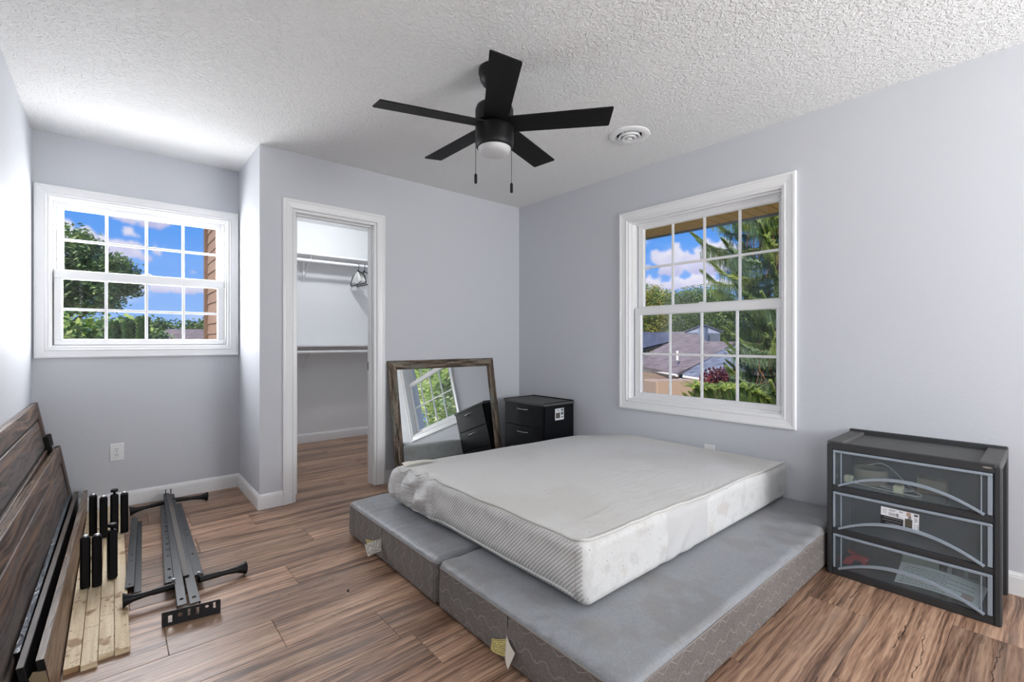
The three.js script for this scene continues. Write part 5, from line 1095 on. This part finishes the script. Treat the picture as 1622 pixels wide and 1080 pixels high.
// the drooping spruce close to the large window
{
  const t = thing('drooping_spruce', 'big drooping spruce close outside the large window, covering its right panes', 'tree', [8.35, GROUND, -2.9]);
  const needles = [];
  for (let k = 0; k < 46; k++) { const s = k / 46, a = k * 2.4, L = 0.042 * (1 - s * 0.35), d = V(Math.cos(a), 0.55, Math.sin(a)).normalize().multiplyScalar(L), side = V(-Math.sin(a), 0, Math.cos(a)).multiplyScalar(0.005), b = V(0, s * 0.26, 0); const P = [b.clone().add(side), b.clone().sub(side), b.clone().add(d)]; for (const p of P) needles.push(p.x, p.y, p.z); }
  const sprig = fromTris(needles);
  const list = [], wood = [bar([0, -0.1, 0], [0, 11.5, 0], 0.17, 0.03, 12)], dead = [];
  const C = [['#5d7c42', '#82a254'], ['#94b056', '#c2d27a'], ['#7ca076', '#acc6a0'], ['#4f7038', '#6f9048']];  // second pair paints sunlit sprigs, also put on the branch tips
  const q = new THREE.Quaternion(), e = new THREE.Euler();
  const put = (p, dir, s, c) => { q.setFromUnitVectors(V(0, 1, 0), dir.clone().normalize()); e.setFromQuaternion(q); list.push({ p: [p.x, p.y, p.z], r: [e.x, e.y, e.z], s, c }); };
  for (let y = 1.7; y < 9.5; y += 0.22) {
    const reach = clamp(1.62 - Math.max(0, y - 4.6) * 0.2, 0.3, 1.62), turns = 7;
    for (let k = 0; k < turns; k++) {
      const a = k / turns * 6.283 + y * 2.17 + rr(-0.3, 0.3), open = y > 3.4 && y < 5.3 && Math.cos(a) < 0.5 && Math.sin(a) < 0.35 ? 0.55 : 1, L = reach * rr(0.5, 1.0) * open, droop = rr(0.25, 0.5), pts = [];
      for (let m = 0; m <= 8; m++) { const u = m / 8; pts.push(V(Math.cos(a) * L * u, y - droop * Math.sin(u * 2.0) * L * 0.62 + 0.2 * L * u * u, Math.sin(a) * L * u)); }
      const curve = new THREE.CatmullRomCurve3(pts);
      wood.push(new THREE.TubeGeometry(curve, 8, 0.014, 4));
      const tone = C[Math.floor(rnd() * 4)], many = Math.round(80 + L * 190);
      for (let m = 0; m < many; m++) {
        const u = Math.pow(rnd(), 0.6), p = curve.getPoint(u), tan = curve.getTangent(u), side = V(-Math.sin(a), 0, Math.cos(a)).multiplyScalar(rr(-1, 1));
        const hang = rnd() < 0.62;
        const dir = hang ? V(rr(-0.3, 0.3), -1, rr(-0.3, 0.3)) : tan.clone().multiplyScalar(0.8).add(side).add(V(0, rr(-0.25, 0.3), 0));
        put(p, dir, rr(0.36, 0.66), tint(tone, 0.25));
        if (hang && rnd() < 0.75) { const p2 = p.clone().addScaledVector(dir.normalize(), 0.15); put(p2, V(rr(-0.4, 0.4), -1, rr(-0.4, 0.4)), rr(0.36, 0.62), tint(tone, 0.25)); }
        if (u > 0.9) put(p, tan.clone().add(V(0, 0.4, 0)), rr(0.8, 1.2), tint(C[1], 0.2));
      }
      if (rnd() < 0.2) for (let m = 0; m < 7; m++) { const p = curve.getPoint(rr(0.1, 0.8)); dead.push(tube([[p.x, p.y, p.z], [p.x + rr(-0.05, 0.05), p.y - 0.25, p.z + rr(-0.05, 0.05)], [p.x + rr(-0.1, 0.1), p.y - rr(0.4, 0.8), p.z + rr(-0.1, 0.1)]], 0.006, 6, 4)); }
    }
  }
  // one long low bough sweeping towards the window's left
  {
    const pts = [V(-0.2, 3.25, -0.1), V(-0.9, 3.5, -0.25), V(-1.7, 3.55, -0.35), V(-2.15, 3.6, -0.42)].map((p) => p);
    const curve = new THREE.CatmullRomCurve3(pts);
    wood.push(new THREE.TubeGeometry(curve, 12, 0.018, 5));
    for (let m = 0; m < 620; m++) { const u = rnd(), p = curve.getPoint(u), hang = rnd() < 0.6, dir = hang ? V(rr(-0.35, 0.35), -1, rr(-0.35, 0.35)) : V(-0.8, rr(-0.1, 0.5), rr(-1, 1)); put(p, dir, rr(0.5, 0.9), tint(C[rnd() < 0.6 ? 1 : 0], 0.25)); if (hang) put(p.clone().addScaledVector(dir.normalize(), 0.15), dir, rr(0.45, 0.8), tint(C[0], 0.2)); }
  }
  mesh('trunk', wood.map(plain), barkM, t);
  mesh('dead_twigs', dead, std({ color: 0x7a5a44, roughness: 0.9 }), t);
  instances('needles', sprig, leafM, list, t);
}
renderer.render(scene, camera);
